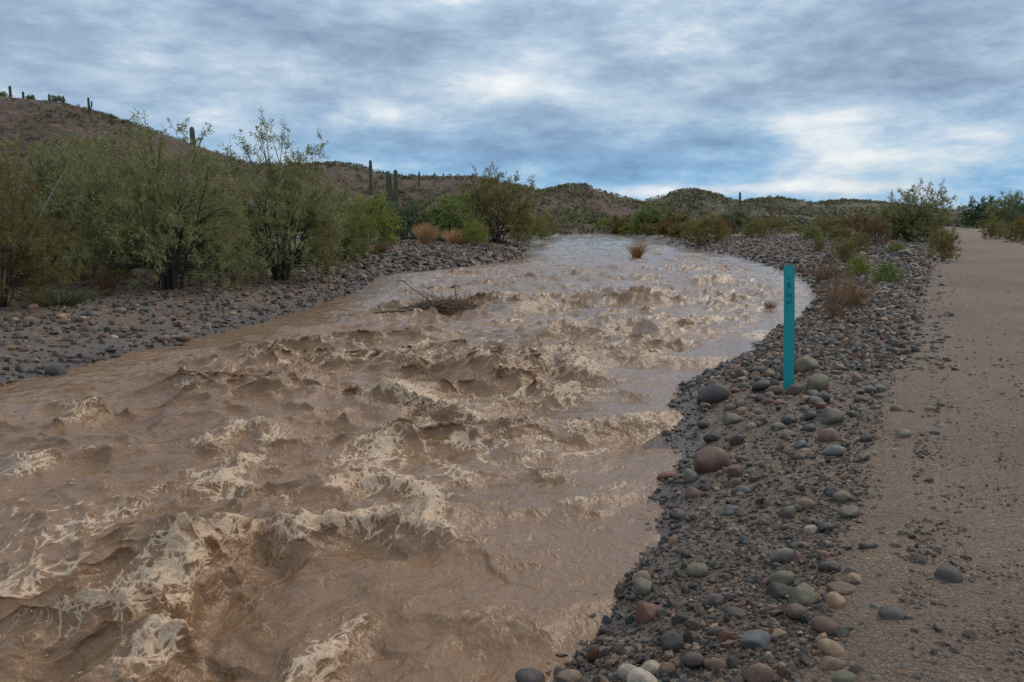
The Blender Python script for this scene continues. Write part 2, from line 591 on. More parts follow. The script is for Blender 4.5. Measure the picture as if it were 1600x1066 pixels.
# ------------------------------------------------------------------ river
# crests that break: pixels of the photograph's crest lines, laid out on the water plane.
# (points, height, back width, front width, foam, lumpiness); the front is to the right of the line's direction
CRESTS = [
    ([(425, 800), (370, 815), (320, 840), (275, 875), (225, 925), (150, 955), (60, 975), (-60, 1000)], 0.17, 0.55, 0.16, 1.0, 1.0),
    ([(310, 965), (255, 985), (215, 1020), (170, 1066), (130, 1110)], 0.13, 0.35, 0.14, 0.7, 0.8),
    ([(735, 850), (690, 822), (630, 803), (570, 798), (500, 810), (440, 842)], 0.13, 0.40, 0.15, 0.95, 0.9),
    ([(740, 770), (680, 762), (610, 752), (560, 745), (530, 765), (545, 790)], 0.06, 0.30, 0.10, 0.75, 0.4),
    ([(800, 650), (740, 630), (680, 616), (610, 606), (545, 588)], 0.15, 0.50, 0.16, 0.85, 0.8),
    ([(450, 690), (410, 668), (370, 668), (325, 690), (300, 700)], 0.10, 0.40, 0.16, 0.8, 0.8),
    ([(400, 700), (370, 720), (345, 750), (360, 790)], 0.06, 0.30, 0.20, 0.95, 0.9),
    ([(950, 590), (900, 570), (868, 548), (820, 568), (735, 590)], 0.22, 0.60, 0.30, 0.5, 0.5),
    ([(730, 585), (690, 552), (660, 560), (620, 580)], 0.18, 0.50, 0.28, 0.35, 0.3),
    ([(620, 668), (600, 690), (590, 715), (565, 742)], 0.04, 0.30, 0.20, 0.95, 0.5),
    ([(1090, 645), (1040, 650), (980, 658), (900, 668), (870, 662)], 0.10, 0.40, 0.20, 0.5, 0.6),
    ([(1045, 525), (1010, 505), (975, 500), (930, 520)], 0.20, 0.7, 0.4, 0.2, 0.4),
    ([(905, 520), (875, 508), (850, 522)], 0.22, 0.6, 0.4, 0.35, 0.3),
    ([(890, 748), (860, 737), (825, 748)], 0.06, 0.2, 0.10, 0.25, 0.2),
    ([(760, 650), (700, 640), (655, 628), (640, 645)], 0.05, 0.3, 0.14, 0.9, 0.3),
    ([(600, 950), (545, 970), (525, 1010), (480, 1040), (420, 1055)], 0.08, 0.30, 0.10, 0.6, 0.5),
    ([(150, 625), (120, 640), (90, 665)], 0.10, 0.4, 0.2, 0.45, 0.4),
    ([(80, 705), (55, 715), (25, 740)], 0.09, 0.35, 0.18, 0.5, 0.5),
    ([(300, 745), (200, 790), (90, 835), (0, 850)], 0.05, 0.35, 0.2, 0.5, 0.4),
    ([(230, 850), (130, 880), (40, 900), (-40, 930)], 0.06, 0.3, 0.16, 0.5, 0.4),
    ([(530, 600), (470, 590), (430, 610)], 0.14, 0.5, 0.3, 0.25, 0.2),
    ([(1160, 555), (1080, 562), (1010, 560), (920, 562)], 0.07, 0.5, 0.2, 0.35, 0.4),
    ([(1120, 440), (1105, 432), (1085, 442)], 0.25, 0.9, 0.6, 0.08, 0.3),
    ([(990, 470), (965, 458), (940, 470)], 0.22, 0.9, 0.6, 0.08, 0.3),
    ([(1080, 470), (1050, 462), (1010, 472)], 0.16, 0.8, 0.5, 0.08, 0.3),
    ([(860, 470), (830, 478), (800, 490)], 0.12, 0.6, 0.4, 0.5, 0.3),
    ([(1000, 680), (920, 700), (830, 715), (740, 735), (690, 760)], 0.03, 0.3, 0.12, 0.6, 0.3),
    ([(1010, 745), (950, 770), (905, 790), (880, 800)], 0.03, 0.25, 0.12, 0.45, 0.3),
    ([(1200, 515), (1185, 525), (1210, 535)], 0.05, 0.3, 0.3, 0.9, 0.3),
    ([(900, 1000), (800, 960), (700, 950), (640, 975)], 0.06, 0.35, 0.2, 0.15, 0.3),
]


def poly_field(x, y, pts):
    """distance, signed side and place along a polyline"""
    best = np.full(x.shape, 1e9)
    side = np.zeros(x.shape)
    tt = np.zeros(x.shape)
    n = len(pts) - 1
    for i in range(n):
        ax, ay = pts[i]
        bx, by = pts[i + 1]
        ex, ey = bx - ax, by - ay
        L2 = ex * ex + ey * ey + 1e-9
        t = np.clip(((x - ax) * ex + (y - ay) * ey) / L2, 0, 1)
        qx, qy = x - ax - t * ex, y - ay - t * ey
        d = np.hypot(qx, qy)
        s = ex * (y - ay) - ey * (x - ax)
        mk = d < best
        best = np.where(mk, d, best)
        side = np.where(mk, np.sign(s), side)
        tt = np.where(mk, (i + t) / n, tt)
    return best, side, tt


def wave_tile(N, L, lp, seed, along=0.35):
    """a patch of choppy water: height, sideways shift and how far crests fold"""
    r = np.random.default_rng(seed)
    kk = np.fft.fftfreq(N, L / N) * 2 * np.pi
    kx, ky = np.meshgrid(kk, kk)
    kn = np.hypot(kx, ky)
    kn[0, 0] = 1
    kp = 2 * np.pi / lp
    A = kn ** -2.0 * np.exp(-0.6 * (kp / kn) ** 2) * np.exp(-(kn * 0.012) ** 2)
    A = A * (along + (1 - along) * (ky / kn) ** 2)
    A[0, 0] = 0
    Hk = A * (r.normal(size=(N, N)) + 1j * r.normal(size=(N, N)))
    h = np.fft.ifft2(Hk).real
    sd = h.std()
    g = lambda Z: np.fft.ifft2(Z).real / sd
    return h / sd, g(-1j * kx / kn * Hk), g(-1j * ky / kn * Hk), g(kx * kx / kn * Hk), g(ky * ky / kn * Hk), g(kx * ky / kn * Hk)


def sample(T, x, y, L):
    N = T.shape[0]
    fx = (x / L * N) % N
    fy = (y / L * N) % N
    i = np.floor(fx).astype(np.int64)
    j = np.floor(fy).astype(np.int64)
    a, b = fx - i, fy - j
    i %= N
    j %= N
    i2, j2 = (i + 1) % N, (j + 1) % N
    return (T[j, i] * (1 - a) + T[j, i2] * a) * (1 - b) + (T[j2, i] * (1 - a) + T[j2, i2] * a) * b


def river_surface(x, y):
    xl, xr = shores(y)
    sr_ = (np.interp(y + .6, YR, XR) - np.interp(y - .6, YR, XR)) / 1.2
    sl_ = (np.interp(y + .6, YL, XL) - np.interp(y - .6, YL, XL)) / 1.2
    dR = (xr - x) / np.sqrt(1 + sr_ ** 2)
    dL = (x - xl) / np.sqrt(1 + sl_ ** 2)
    calm = sstep(0.0, 2.3, dR) * sstep(0.0, 2.6, dL)
    calm = calm * (1 - 0.55 * sstep(30, 100, y))
    # bend the pattern with the stream
    n = x - 0.30 * y
    wx = 0.9 * perlin(n * 0.45, y * 0.35, 41) + 0.35 * perlin(n * 1.3, y * 1.1, 42)
    wy = 0.9 * perlin(n * 0.45 + 9, y * 0.35, 43) + 0.35 * perlin(n * 1.3, y * 1.1 + 5, 44)
    X, Y = n + wx, y + wy
    gust = 0.6 + 0.7 * np.clip(perlin(n * 0.22, y * 0.2, 49) * 1.4 + 0.4, 0, 1)
    amp = (0.10 + 0.90 * calm) * gust
    X2, Y2 = n + 0.35 * wx, y + 0.35 * wy
    t1 = wave_tile(768, 11.0, 1.9, 901)
    t2 = wave_tile(512, 3.4, 0.5, 902, 0.5)
    s1, s2 = 0.050, 0.027
    a1 = amp * s1
    a2 = amp * s2 * (1 - 0.9 * sstep(25, 60, y)) * (0.7 + 0.3 * sample(t1[0], X2, Y2, 11.0))
    h = a1 * sample(t1[0], X2, Y2, 11.0) + a2 * sample(t2[0], X2, Y2, 3.4)
    CH = 0.78
    cx_ = -CH * (a1 * sample(t1[1], X2, Y2, 11.0) + a2 * sample(t2[1], X2, Y2, 3.4))
    cy_ = -CH * (a1 * sample(t1[2], X2, Y2, 11.0) + a2 * sample(t2[2], X2, Y2, 3.4))
    jxx = 1 - CH * a1 * sample(t1[3], X2, Y2, 11.0)
    jyy = 1 - CH * a1 * sample(t1[4], X2, Y2, 11.0)
    jxy = CH * a1 * sample(t1[5], X2, Y2, 11.0)
    J = jxx * jyy - jxy ** 2
    hn = sample(t1[0], X2, Y2, 11.0)
    h = h + (0.008 * perlin(X * 3.3, Y * 2.2, 51) + 0.004 * perlin(X * 8, Y * 9, 52)) * (0.25 + 0.75 * sstep(0, 0.5, np.minimum(dR, dL)))
    # drifting threads of foam
    f1 = np.abs(perlin(X * 0.8 + 1.3 * wx, Y * 0.62, 53))
    f2 = np.abs(perlin(X * 1.9, Y * 1.3 + 1.5 * wy, 54))
    patch = sstep(0.0, 0.5, perlin(n * 0.35, y * 0.28, 55) + 0.12)
    thread = np.exp(-(f1 / 0.032) ** 2) * 0.95 + np.exp(-(f2 / 0.045) ** 2) * 0.7
    foam = thread * patch * calm * (0.5 + 0.5 * sstep(-0.8, 1.0, hn))
    foam = foam + calm * 0.55 * (1 - 0.55 * sstep(9, 26, y)) * (1 - sstep(0.38, 0.82, J)) * sstep(-0.05, 0.45, perlin(n * 0.6, y * 0.6, 59))
    ox = cx_.copy()
    oy = cy_.copy()
    lumps = np.abs(perlin(x * 5, y * 5, 56)) * 1.1 + np.abs(perlin(x * 11, y * 11, 57)) * 0.6 + np.abs(perlin(x * 24, y * 24, 58)) * 0.3
    jx = 0.10 * perlin(x * 2.2, y * 2.2, 60) + 0.05 * perlin(x * 6, y * 6, 61)
    jy = 0.10 * perlin(x * 2.2 + 7, y * 2.2, 62) + 0.05 * perlin(x * 6, y * 6 + 3, 63)
    for pts, H, wb, wf, fo, lu in CRESTS:
        w = [on_z(u, v, H * 0.5) for u, v in pts]
        w = np.array(w)
        lo, hi = w.min(0) - 2.2, w.max(0) + 2.2
        sel = np.where((x > lo[0]) & (x < hi[0]) & (y > lo[1]) & (y < hi[1]))
        if len(sel[0]) == 0:
            continue
        sx, sy = x[sel] + jx[sel], y[sel] + jy[sel]
        d, side, t = poly_field(sx, sy, w)
        ends = sstep(0, 0.22, t) * (1 - sstep(0.78, 1.0, t)) * 0.85 + 0.15
        front = side > 0
        sc = 1 + 0.02 * w[:, 1].mean()
        prof = np.where(front, np.exp(-(d / wf) ** 1.6), np.exp(-(d / wb) ** 1.5))
        trough = np.where(front, np.exp(-((d - 2.4 * wf) / (1.5 * wf)) ** 2), 0) * 0.62
        lump = lumps[sel]
        crest = np.exp(-(d / (wf * 1.3)) ** 2)
        h[sel] += 1.0 * ends * H * (prof - trough) + ends * lu * 0.085 * (lump - 0.35) * crest * min(1.0, H / 0.1)
        # the crest leans over its face
        a = w[-1] - w[0]
        a = a / (np.hypot(*a) + 1e-9)
        nx, ny = -a[1], a[0]
        lean = ends * crest * H * 0.6
        ox[sel] += nx * lean
        oy[sel] += ny * lean
        br = 0.55 + 0.9 * perlin(sx * 1.7, sy * 1.7, 64)
        f = fo * ends * np.clip(br + 0.35, 0.15, 1.2) * np.where(front, np.exp(-(d / (wf * 0.8)) ** 2), np.exp(-(d / (wf * 1.1)) ** 1.3))
        tail = fo * ends * 0.5 * np.exp(-d / (wb * 0.9)) * sstep(0.0, 0.5, perlin(sx * 3.1, sy * 2.0, 65) - 0.05)
        foam[sel] = np.maximum(foam[sel], np.maximum(f, tail))
    edge_f = np.exp(-(np.minimum(dR, dL) / 0.05) ** 2) * 0.25 * sstep(0.1, 0.5, perlin(x * 2, y * 2, 66))
    foam = np.maximum(foam, edge_f)
    fade = sstep(0.0, 0.5, np.minimum(dR, dL))
    return h, np.clip(foam, 0, 1), ox * fade, oy * fade


NR, NCW = 860, 760
q0 = np.linspace(2.4 ** -0.32, 176.0 ** -0.32, NR - 40)
wy_ = np.concatenate([np.linspace(-9, 2.4, 41)[:-1], q0 ** (-1 / 0.32)])
wt = np.linspace(0, 1, NCW)
WY, WT = np.meshgrid(wy_, wt, indexing='ij')
xl_, xr_ = shores(WY)
WX = (xl_ - 1.0) + WT * (xr_ - xl_ + 2.0)
wh, wf_, wox, woy = river_surface(WX, WY)
wv = np.stack([WX + wox, WY + woy, wh], -1).reshape(-1, 3)
river = mesh_obj('river_water', wv, grid_faces(NR, NCW), WATER, attrs={'foam': ('POINT', wf_.ravel())})
tag(river, kind='structure')

# beads of water thrown up by the breaking crests
ICO = None


def ico(sub):
    import bmesh
    bm = bmesh.new()
    bmesh.ops.create_icosphere(bm, subdivisions=sub, radius=1)
    v = np.array([x.co[:] for x in bm.verts])
    f = np.array([[a.index for a in p.verts] for p in bm.faces])
    bm.free()
    return v, f


i1v, i1f = ico(1)
bx_, by_, bh_ = [], [], []
for ci in (0, 1, 2, 3, 4, 5, 6, 7, 9, 10, 15):
    pts, H = CRESTS[ci][0], CRESTS[ci][1]
    w = np.array([on_z(u, v, H * 0.5) for u, v in pts])
    nbd = {0: 110, 1: 50, 2: 90}.get(ci, 22)
    i = rng.integers(0, len(w) - 1, nbd)
    t = rng.random((nbd, 1))
    c = w[i] * (1 - t) + w[i + 1] * t + rng.normal(0, 0.085, (nbd, 2))
    bx_.append(c[:, 0])
    by_.append(c[:, 1])
bx_, by_ = np.concatenate(bx_), np.concatenate(by_)
bh_, _, box_, boy_ = river_surface(bx_, by_)
nbd = len(bx_)
br_ = rng.uniform(0.002, 0.005, nbd) * (1 + by_ / 14)
bz_ = bh_ + br_ * 0.4 + 0.01 + np.abs(rng.normal(0, 0.04, nbd))
cen_ = np.stack([bx_ + box_, by_ + boy_, bz_], 1)
sv = cen_[:, None, :] + i1v[None] * br_[:, None, None] * rng.uniform(0.7, 1.5, (nbd, 1, 3))
sf = i1f[None] + (np.arange(nbd) * len(i1v))[:, None, None]
nb = nbd * len(i1v)
sv, sf = [sv.reshape(-1, 3)], [sf.reshape(-1, 3)]
spray = mesh_obj('water_spray', np.concatenate(sv), np.concatenate(sf), WATER, attrs={'foam': ('POINT', np.full(nb, 1.0))})
tag(spray, 'beads of muddy water thrown up along the breaking wave crests', 'spray', kind='stuff')


# ------------------------------------------------------------------ hills
def hill(label_name, D, wf, wb, sky_pts, shift, n_scrub, seed, scrub_size, nx=260, ny=90, rough=1.0):
    px = np.array([at_y(u, v, D)[0] for u, v in sky_pts])
    pz = np.array([at_y(u, v, D)[2] for u, v in sky_pts])

    def hh(x, y):
        H = np.interp(x, px, pz)
        t = (y - D)
        pr = np.where(t < 0, 0.5 + 0.5 * np.cos(np.pi * np.clip(t / wf, -1, 0)), np.exp(-(t / wb) ** 2))
        s = D / 140.0
        nz = (1.3 * perlin(x / (14 * s), y / (14 * s), seed) + 0.6 * perlin(x / (5 * s), y / (5 * s), seed + 1) + 0.3 * perlin(x / (2 * s), y / (2 * s), seed + 2)) * rough * s ** 0.5
        gul = 1 - 0.16 * np.abs(perlin(x / (22 * s), y / (60 * s), seed + 3)) * (1 - pr) * 3
        return H * pr * gul + nz * 0.55 * sstep(0.03, 0.3, pr) * (0.25 + 0.75 * (1 - pr ** 3)) - 0.6 * (1 - sstep(0.0, 0.06, pr))
    xs = np.linspace(px[0], px[-1], nx)
    yy = np.concatenate([np.linspace(D - wf, D, int(ny * 0.75)), np.linspace(D, D + wb * 1.8, int(ny * 0.25) + 1)[1:]])
    Y, X = np.meshgrid(yy, xs, indexing='ij')
    o = mesh_obj('hill', np.stack([X, Y, hh(X, Y)], -1).reshape(-1, 3), grid_faces(len(yy), len(xs)), make_hill('hill_rock_' + label_name, shift))
    tag(o, kind='structure')
    r = np.random.default_rng(seed)
    sx = r.uniform(px[0], px[-1], n_scrub)
    sy = D - wf * r.random(n_scrub) ** 1.2 + 2
    keep = perlin(sx / (0.09 * D), sy / (0.09 * D), seed + 9) + 0.25 * r.normal(size=n_scrub) > -0.1 - shift
    sx, sy = sx[keep], sy[keep]
    sz = hh(sx, sy)
    sc = scrub_size * r.uniform(0.5, 1.4, len(sx))
    clumps('hillside_scrub', np.stack([sx, sy, sz], 1), sc, 20, o, r, (0.100, 0.098, 0.040))
    return hh


def clumps(name, P, sc, nl, parent, r, tint, kind='stuff', flat=0.9):
    """many small leafy shrubs as one mass"""
    n = len(P)
    d = r.normal(size=(n, nl, 3))
    d /= np.linalg.norm(d, axis=2, keepdims=True)
    d[..., 2] = np.abs(d[..., 2]) * flat
    c = P[:, None, :] + d * (sc[:, None, None] * r.uniform(0.35, 1.0, (n, nl, 1)) ** 0.6)
    c[..., 2] += sc[:, None] * 0.1
    fs = 0.26 if nl < 60 else 0.17
    a = r.normal(size=(n, nl, 3)) * fs * sc[:, None, None]
    b = r.normal(size=(n, nl, 3)) * fs * sc[:, None, None]
    nrm = c - P[:, None, :]
    nrm[..., 2] += sc[:, None] * 0.5
    flip = (np.cross(a, b) * nrm).sum(-1, keepdims=True) < 0
    a = np.where(flip, -a, a)
    nrm = nrm / (np.linalg.norm(nrm, axis=-1, keepdims=True) + 1e-9) + r.normal(0, 0.25, nrm.shape)
    nrm = np.repeat(nrm.reshape(-1, 3) / (np.linalg.norm(nrm.reshape(-1, 3), axis=1, keepdims=True) + 1e-9), 3, 0)
    V = np.stack([c - a * 0.5 - b * 0.3, c + a * 0.5 - b * 0.3, c + b * 0.7], 2).reshape(-1, 3)
    Fc = np.arange(n * nl * 3).reshape(-1, 3)
    var = np.repeat(np.clip(r.normal(0.42, 0.2, n)[:, None] + r.normal(0, 0.12, (n, nl)), 0, 1).ravel(), 3)
    o = mesh_obj(name, V, Fc, LEAF, parent, smooth=True, attrs={'var': ('POINT', var)})
    o.data.normals_split_custom_set_from_vertices(nrm.tolist())
    o['tint'] = tint
    tag(o, kind=kind)
    return o


hh_left = hill('near', 140, 84, 60, [(-700, 95), (-300, 120), (0, 152), (60, 158), (110, 164), (170, 181), (240, 205), (300, 226), (340, 240), (390, 256), (450, 285), (520, 315), (580, 345)], -0.02, 11000, 101, 0.42, 330, 110)
hh_mid = hill('middle', 230, 110, 90, [(250, 340), (330, 275), (400, 259), (480, 260), (530, 258), (560, 261), (590, 271), (620, 277), (700, 277), (745, 276), (790, 288), (840, 298), (880, 312), (940, 345)], -0.02, 5000, 111, 0.8, 240, 80)
hh_knob = hill('knob', 340, 120, 80, [(740, 345), (800, 310), (850, 299), (870, 293), (895, 290), (920, 293), (945, 303), (985, 314), (1030, 325), (1080, 345)], -0.03, 2600, 121, 1.1, 160, 70)
hh_cone = hill('cone', 560, 170, 120, [(860, 345), (940, 324), (1000, 316), (1035, 308), (1055, 300), (1075, 297), (1095, 301), (1120, 312), (1150, 320), (1210, 330), (1270, 345)], 0.12, 4200, 131, 1.7, 150, 60)
hh_right = hill('right', 700, 220, 150, [(1080, 345), (1130, 322), (1170, 314), (1200, 311), (1230, 315), (1258, 322), (1285, 317), (1315, 314), (1350, 317), (1390, 322), (1430, 331), (1500, 345)], 0.16, 5000, 141, 2.0, 150, 60)

mt = at_y(1420, 345, 9000)[0], at_y(1580, 345, 9000)[0]
mx_ = np.linspace(mt[0] - 900, mt[1] + 2600, 90)
myy = np.linspace(8200, 9600, 14)
MY, MX = np.meshgrid(myy, mx_, indexing='ij')
MZ = np.maximum(0, (70 + 26 * perlin(MX / 500, MX * 0, 151) + 12 * perlin(MX / 140, MY / 200, 152)) * np.sin(np.pi * np.clip((MY - 8200) / 1400, 0, 1))) - 2
mm, q, p = mat('far_rock')
q.put(p.inputs['Base Color'], q.ramp(q.noise(None, 6, 4), [(0.3, (0.13, 0.13, 0.13)), (0.7, (0.18, 0.17, 0.16))]))
p.inputs['Roughness'].default_value = 1
mo = mesh_obj('mountain', np.stack([MX, MY, MZ], -1).reshape(-1, 3), grid_faces(len(myy), len(mx_)), mm)
tag(mo, kind='structure')


# ------------------------------------------------------------------ plants
def tubes(paths, sides=4):
    """paths: list of (points Nx3, radii N) -> verts, quads"""
    V, Q = [], []
    base = 0
    ang = np.arange(sides) * 2 * np.pi / sides
    for P, r in paths:
        P = np.asarray(P, float)
        T = np.gradient(P, axis=0)
        T /= np.linalg.norm(T, axis=1, keepdims=True) + 1e-9
        up = np.where(np.abs(T[:, 2:3]) > 0.9, np.array([[1.0, 0, 0]]), np.array([[0, 0, 1.0]]))
        A = np.cross(T, up)
        A /= np.linalg.norm(A, axis=1, keepdims=True) + 1e-9
        B = np.cross(T, A)
        ring = P[:, None, :] + np.asarray(r)[:, None, None] * (np.cos(ang)[None, :, None] * A[:, None, :] + np.sin(ang)[None, :, None] * B[:, None, :])
        V.append(ring.reshape(-1, 3))
        n = len(P)
        i = np.arange(n - 1)[:, None] * sides + np.arange(sides)[None, :]
        j = np.arange(n - 1)[:, None] * sides + (np.arange(sides)[None, :] + 1) % sides
        Q.append(np.stack([i, j, j + sides, i + sides], -1).reshape(-1, 4) + base)
        base += n * sides
    return np.concatenate(V), np.concatenate(Q)


def bezier(a, b, c, n):
    t = np.linspace(0, 1, n)[:, None]
    return (1 - t) ** 2 * a + 2 * t * (1 - t) * b + t * t * c


def leaf_quads(P, D, L, Wd, r, var):
    n = len(P)
    N = r.normal(size=(n, 3))
    Sd = np.cross(D, N)
    Sd /= np.linalg.norm(Sd, axis=1, keepdims=True) + 1e-9
    L = L[:, None]
    Wd = Wd[:, None]
    V = np.stack([P, P + D * L * 0.45 + Sd * Wd, P + D * L, P + D * L * 0.45 - Sd * Wd], 1).reshape(-1, 3)
    return V, np.arange(4 * n).reshape(-1, 4), np.repeat(var, 4)


def bush_meshes(seed, H, Rx, stems, ncl, sprays, nleaf, ll, lw, low=0.12, droop=0.25, shoots=0, stem_r=0.05, spray_len=0.4, twig_r=0.006, flat_top=0.0):
    r = np.random.default_rng(seed)
    # cluster centres through an uneven dome
    C = []
    while len(C) < ncl:
        a = r.uniform(0, 2 * np.pi)
        el_ = math.asin(r.uniform(-0.62, 1.0))
        lob = 1 + 0.30 * float(perlin(np.array([a * 1.1 + seed]), np.array([el_ * 1.6]), seed)[0]) + 0.12 * r.normal()
        rad = r.random() ** 0.42 * lob
        z = H * (0.36 + 0.62 * rad * math.sin(el_))
        x = Rx * rad * math.cos(el_) * math.cos(a)
        y = Rx * 0.85 * rad * math.cos(el_) * math.sin(a)
        if z < low * H or z > H * 1.05 or (z < 0.28 * H and math.hypot(x, y) < 0.45 * Rx):
            continue
        C.append((x, y, z))
    C = np.array(C)
    paths = []
    nodes = []
    for s in range(stems):
        a = 2 * np.pi * (s + r.uniform(-0.3, 0.3)) / stems
        out = r.uniform(0.25, 0.9)
        b0 = np.array([math.cos(a), math.sin(a), 0]) * r.uniform(0.02, 0.09) * Rx
        e = np.array([math.cos(a) * Rx * out, math.sin(a) * Rx * 0.85 * out, H * r.uniform(0.62, 0.95) * (1 - 0.35 * out ** 2)])
        m_ = np.array([math.cos(a) * Rx * out * 0.35, math.sin(a) * Rx * out * 0.3, e[2] * r.uniform(0.35, 0.5)]) + r.normal(0, 0.05 * H, 3)
        m_[2] = abs(m_[2])
        P = bezier(b0 - [0, 0, 0.15], m_, e, 12)
        P[1:] += r.normal(0, 0.012 * H, P[1:].shape)
        rad = stem_r * r.uniform(0.6, 1.1) * np.linspace(1, 0.16, 12) ** 1.1
        paths.append((P, rad))
        nodes.append(np.concatenate([P[3:], rad[3:, None]], 1))
    nodes = np.concatenate(nodes)
    for c in C:
        dv = c - nodes[:, :3]
        cost = np.linalg.norm(dv, axis=1) + 1.4 * np.maximum(0, -dv[:, 2] + 0.06 * H)
        j = np.argmin(cost)
        s = nodes[j, :3]
        mid_ = (s + c) / 2 + np.array([0, 0, 0.08 * H * r.uniform(-0.4, 1)]) + r.normal(0, 0.02 * H, 3)
        P = bezier(s, mid_, c, 5)
        paths.append((P, np.linspace(min(nodes[j, 3] * 0.7, twig_r * 2.6), twig_r * 0.6, 5)))
    # shoots standing out of the top
    sp_o, sp_d, sp_l = [], [], []
    for i in range(shoots):
        a = r.uniform(0, 2 * np.pi)
        q_ = r.random() ** 0.5 * 0.75
        s = np.array([math.cos(a) * Rx * q_, math.sin(a) * Rx * q_ * 0.8, H * (0.95 - 0.35 * q_ ** 2)])
        d = np.array([math.cos(a) * 0.35, math.sin(a) * 0.35, 1.0]) + r.normal(0, 0.15, 3)
        ln = H * r.uniform(0.10, 0.24)
        e = s + d / np.linalg.norm(d) * ln
        P = bezier(s - d * 0.1 * H, (s + e) / 2 + r.normal(0, 0.02 * H, 3), e, 6)
        paths.append((P, np.linspace(twig_r * 1.6, twig_r * 0.5, 6)))
        for t in np.linspace(0.25, 1, 7):
            o = s + (e - s) * t
            dd = d * 0.8 + r.normal(0, 0.6, 3)
            sp_o.append(o)
            sp_d.append(dd / np.linalg.norm(dd))
            sp_l.append(spray_len * r.uniform(0.5, 0.9))
    # sprays of leaves
    O = np.repeat(C, sprays, 0)
    cen = np.array([0, 0, H * 0.35])
    outw = O - cen
    outw /= np.linalg.norm(outw, axis=1, keepdims=True) + 1e-9
    Dv = outw * 0.7 + r.normal(0, 0.6, O.shape) + np.array([0, 0, 0.25])
    Dv /= np.linalg.norm(Dv, axis=1, keepdims=True)
    Ls = spray_len * r.uniform(0.55, 1.25, len(O))
    if shoots:
        O = np.concatenate([O, np.array(sp_o)])
        Dv = np.concatenate([Dv, np.array(sp_d)])
        Ls = np.concatenate([Ls, np.array(sp_l)])
    n = len(O)
    t = r.uniform(0.05, 1, (n, nleaf))
    P = O[:, None, :] + Dv[:, None, :] * (Ls[:, None] * t)[..., None]
    P[..., 2] -= droop * (Ls[:, None] * t ** 2) * 0.5
    P += r.normal(0, 0.018 * H ** 0.3, P.shape)
    D = Dv[:, None, :] * 0.75 + r.normal(0, 0.55, P.shape)
    D[..., 2] -= droop * 0.9
    D /= np.linalg.norm(D, axis=2, keepdims=True)
    P = P.reshape(-1, 3)
    D = D.reshape(-1, 3)
    P[:, 2] = np.maximum(P[:, 2], 0.03)
    var = np.clip(np.repeat(r.normal(0.42, 0.13, n), nleaf) + r.normal(0, 0.15, len(P)), 0, 1)
    lv, lf, la = leaf_quads(P, D, ll * r.uniform(0.6, 1.25, len(P)), lw * r.uniform(0.7, 1.2, len(P)), r, var)
    tv, tf = tubes(paths, 5 if stem_r > 0.03 else 4)
    return (tv, tf), (lv, lf, la)


PROTO = {}


def proto(key, *a, **kw):
    (tv, tf), (lv, lf, la) = bush_meshes(*a, **kw)
    st = mesh_obj('stem', tv, tf, BARK)
    lo = mesh_obj('foliage', lv, lf, LEAF, smooth=False, attrs={'var': ('POINT', la)})
    PROTO[key] = (st.data, lo.data, a[1], a[2])
    bpy.data.objects.remove(st)
    bpy.data.objects.remove(lo)


# key: seed, height, half width, stems, clusters, sprays, leaves ...
proto('mesquite_a', 201, 4.0, 3.3, 17, 270, 8, 20, 0.115, 0.0145, shoots=6, stem_r=0.075, spray_len=0.55, twig_r=0.009, low=0.05)
proto('mesquite_b', 202, 4.3, 2.4, 15, 235, 8, 20, 0.115, 0.0145, shoots=10, stem_r=0.065, spray_len=0.5, twig_r=0.009, low=0.05)
proto('mesquite_c', 203, 3.8, 3.2, 15, 250, 8, 19, 0.115, 0.015, shoots=7, stem_r=0.06, spray_len=0.55, twig_r=0.008, low=0.04)
proto('tree_a', 204, 5.2, 4.0, 11, 330, 7, 12, 0.16, 0.034, shoots=8, stem_r=0.10, spray_len=0.65, twig_r=0.013, low=0.05)
proto('tree_b', 205, 4.6, 3.0, 9, 230, 7, 13, 0.17, 0.036, shoots=6, stem_r=0.08, spray_len=0.65, twig_r=0.012, low=0.03)
proto('shrub_a', 206, 1.6, 1.1, 22, 130, 7, 11, 0.075, 0.015, shoots=8, stem_r=0.014, spray_len=0.26, twig_r=0.004, low=0.10, droop=-0.3)
proto('shrub_b', 207, 1.5, 1.2, 16, 130, 7, 11, 0.085, 0.017, shoots=0, stem_r=0.013, spray_len=0.3, twig_r=0.004, low=0.03, droop=-0.2)
proto('far_a', 208, 4.0, 3.2, 7, 170, 6, 9, 0.28, 0.07, shoots=4, stem_r=0.08, spray_len=0.7, twig_r=0.015, low=0.02)
proto('far_b', 209, 3.2, 3.0, 7, 150, 6, 9, 0.26, 0.07, shoots=0, stem_r=0.07, spray_len=0.6, twig_r=0.015, low=0.02)

TINT = {'grey': (0.228, 0.218, 0.078), 'olive': (0.200, 0.165, 0.045), 'green': (0.175, 0.205, 0.048), 'lime': (0.235, 0.235, 0.040),
        'blue': (0.115, 0.145, 0.062), 'yellow': (0.200, 0.150, 0.034), 'brown': (0.185, 0.115, 0.055), 'pale': (0.20, 0.20, 0.095), 'rust': (0.175, 0.10, 0.030)}


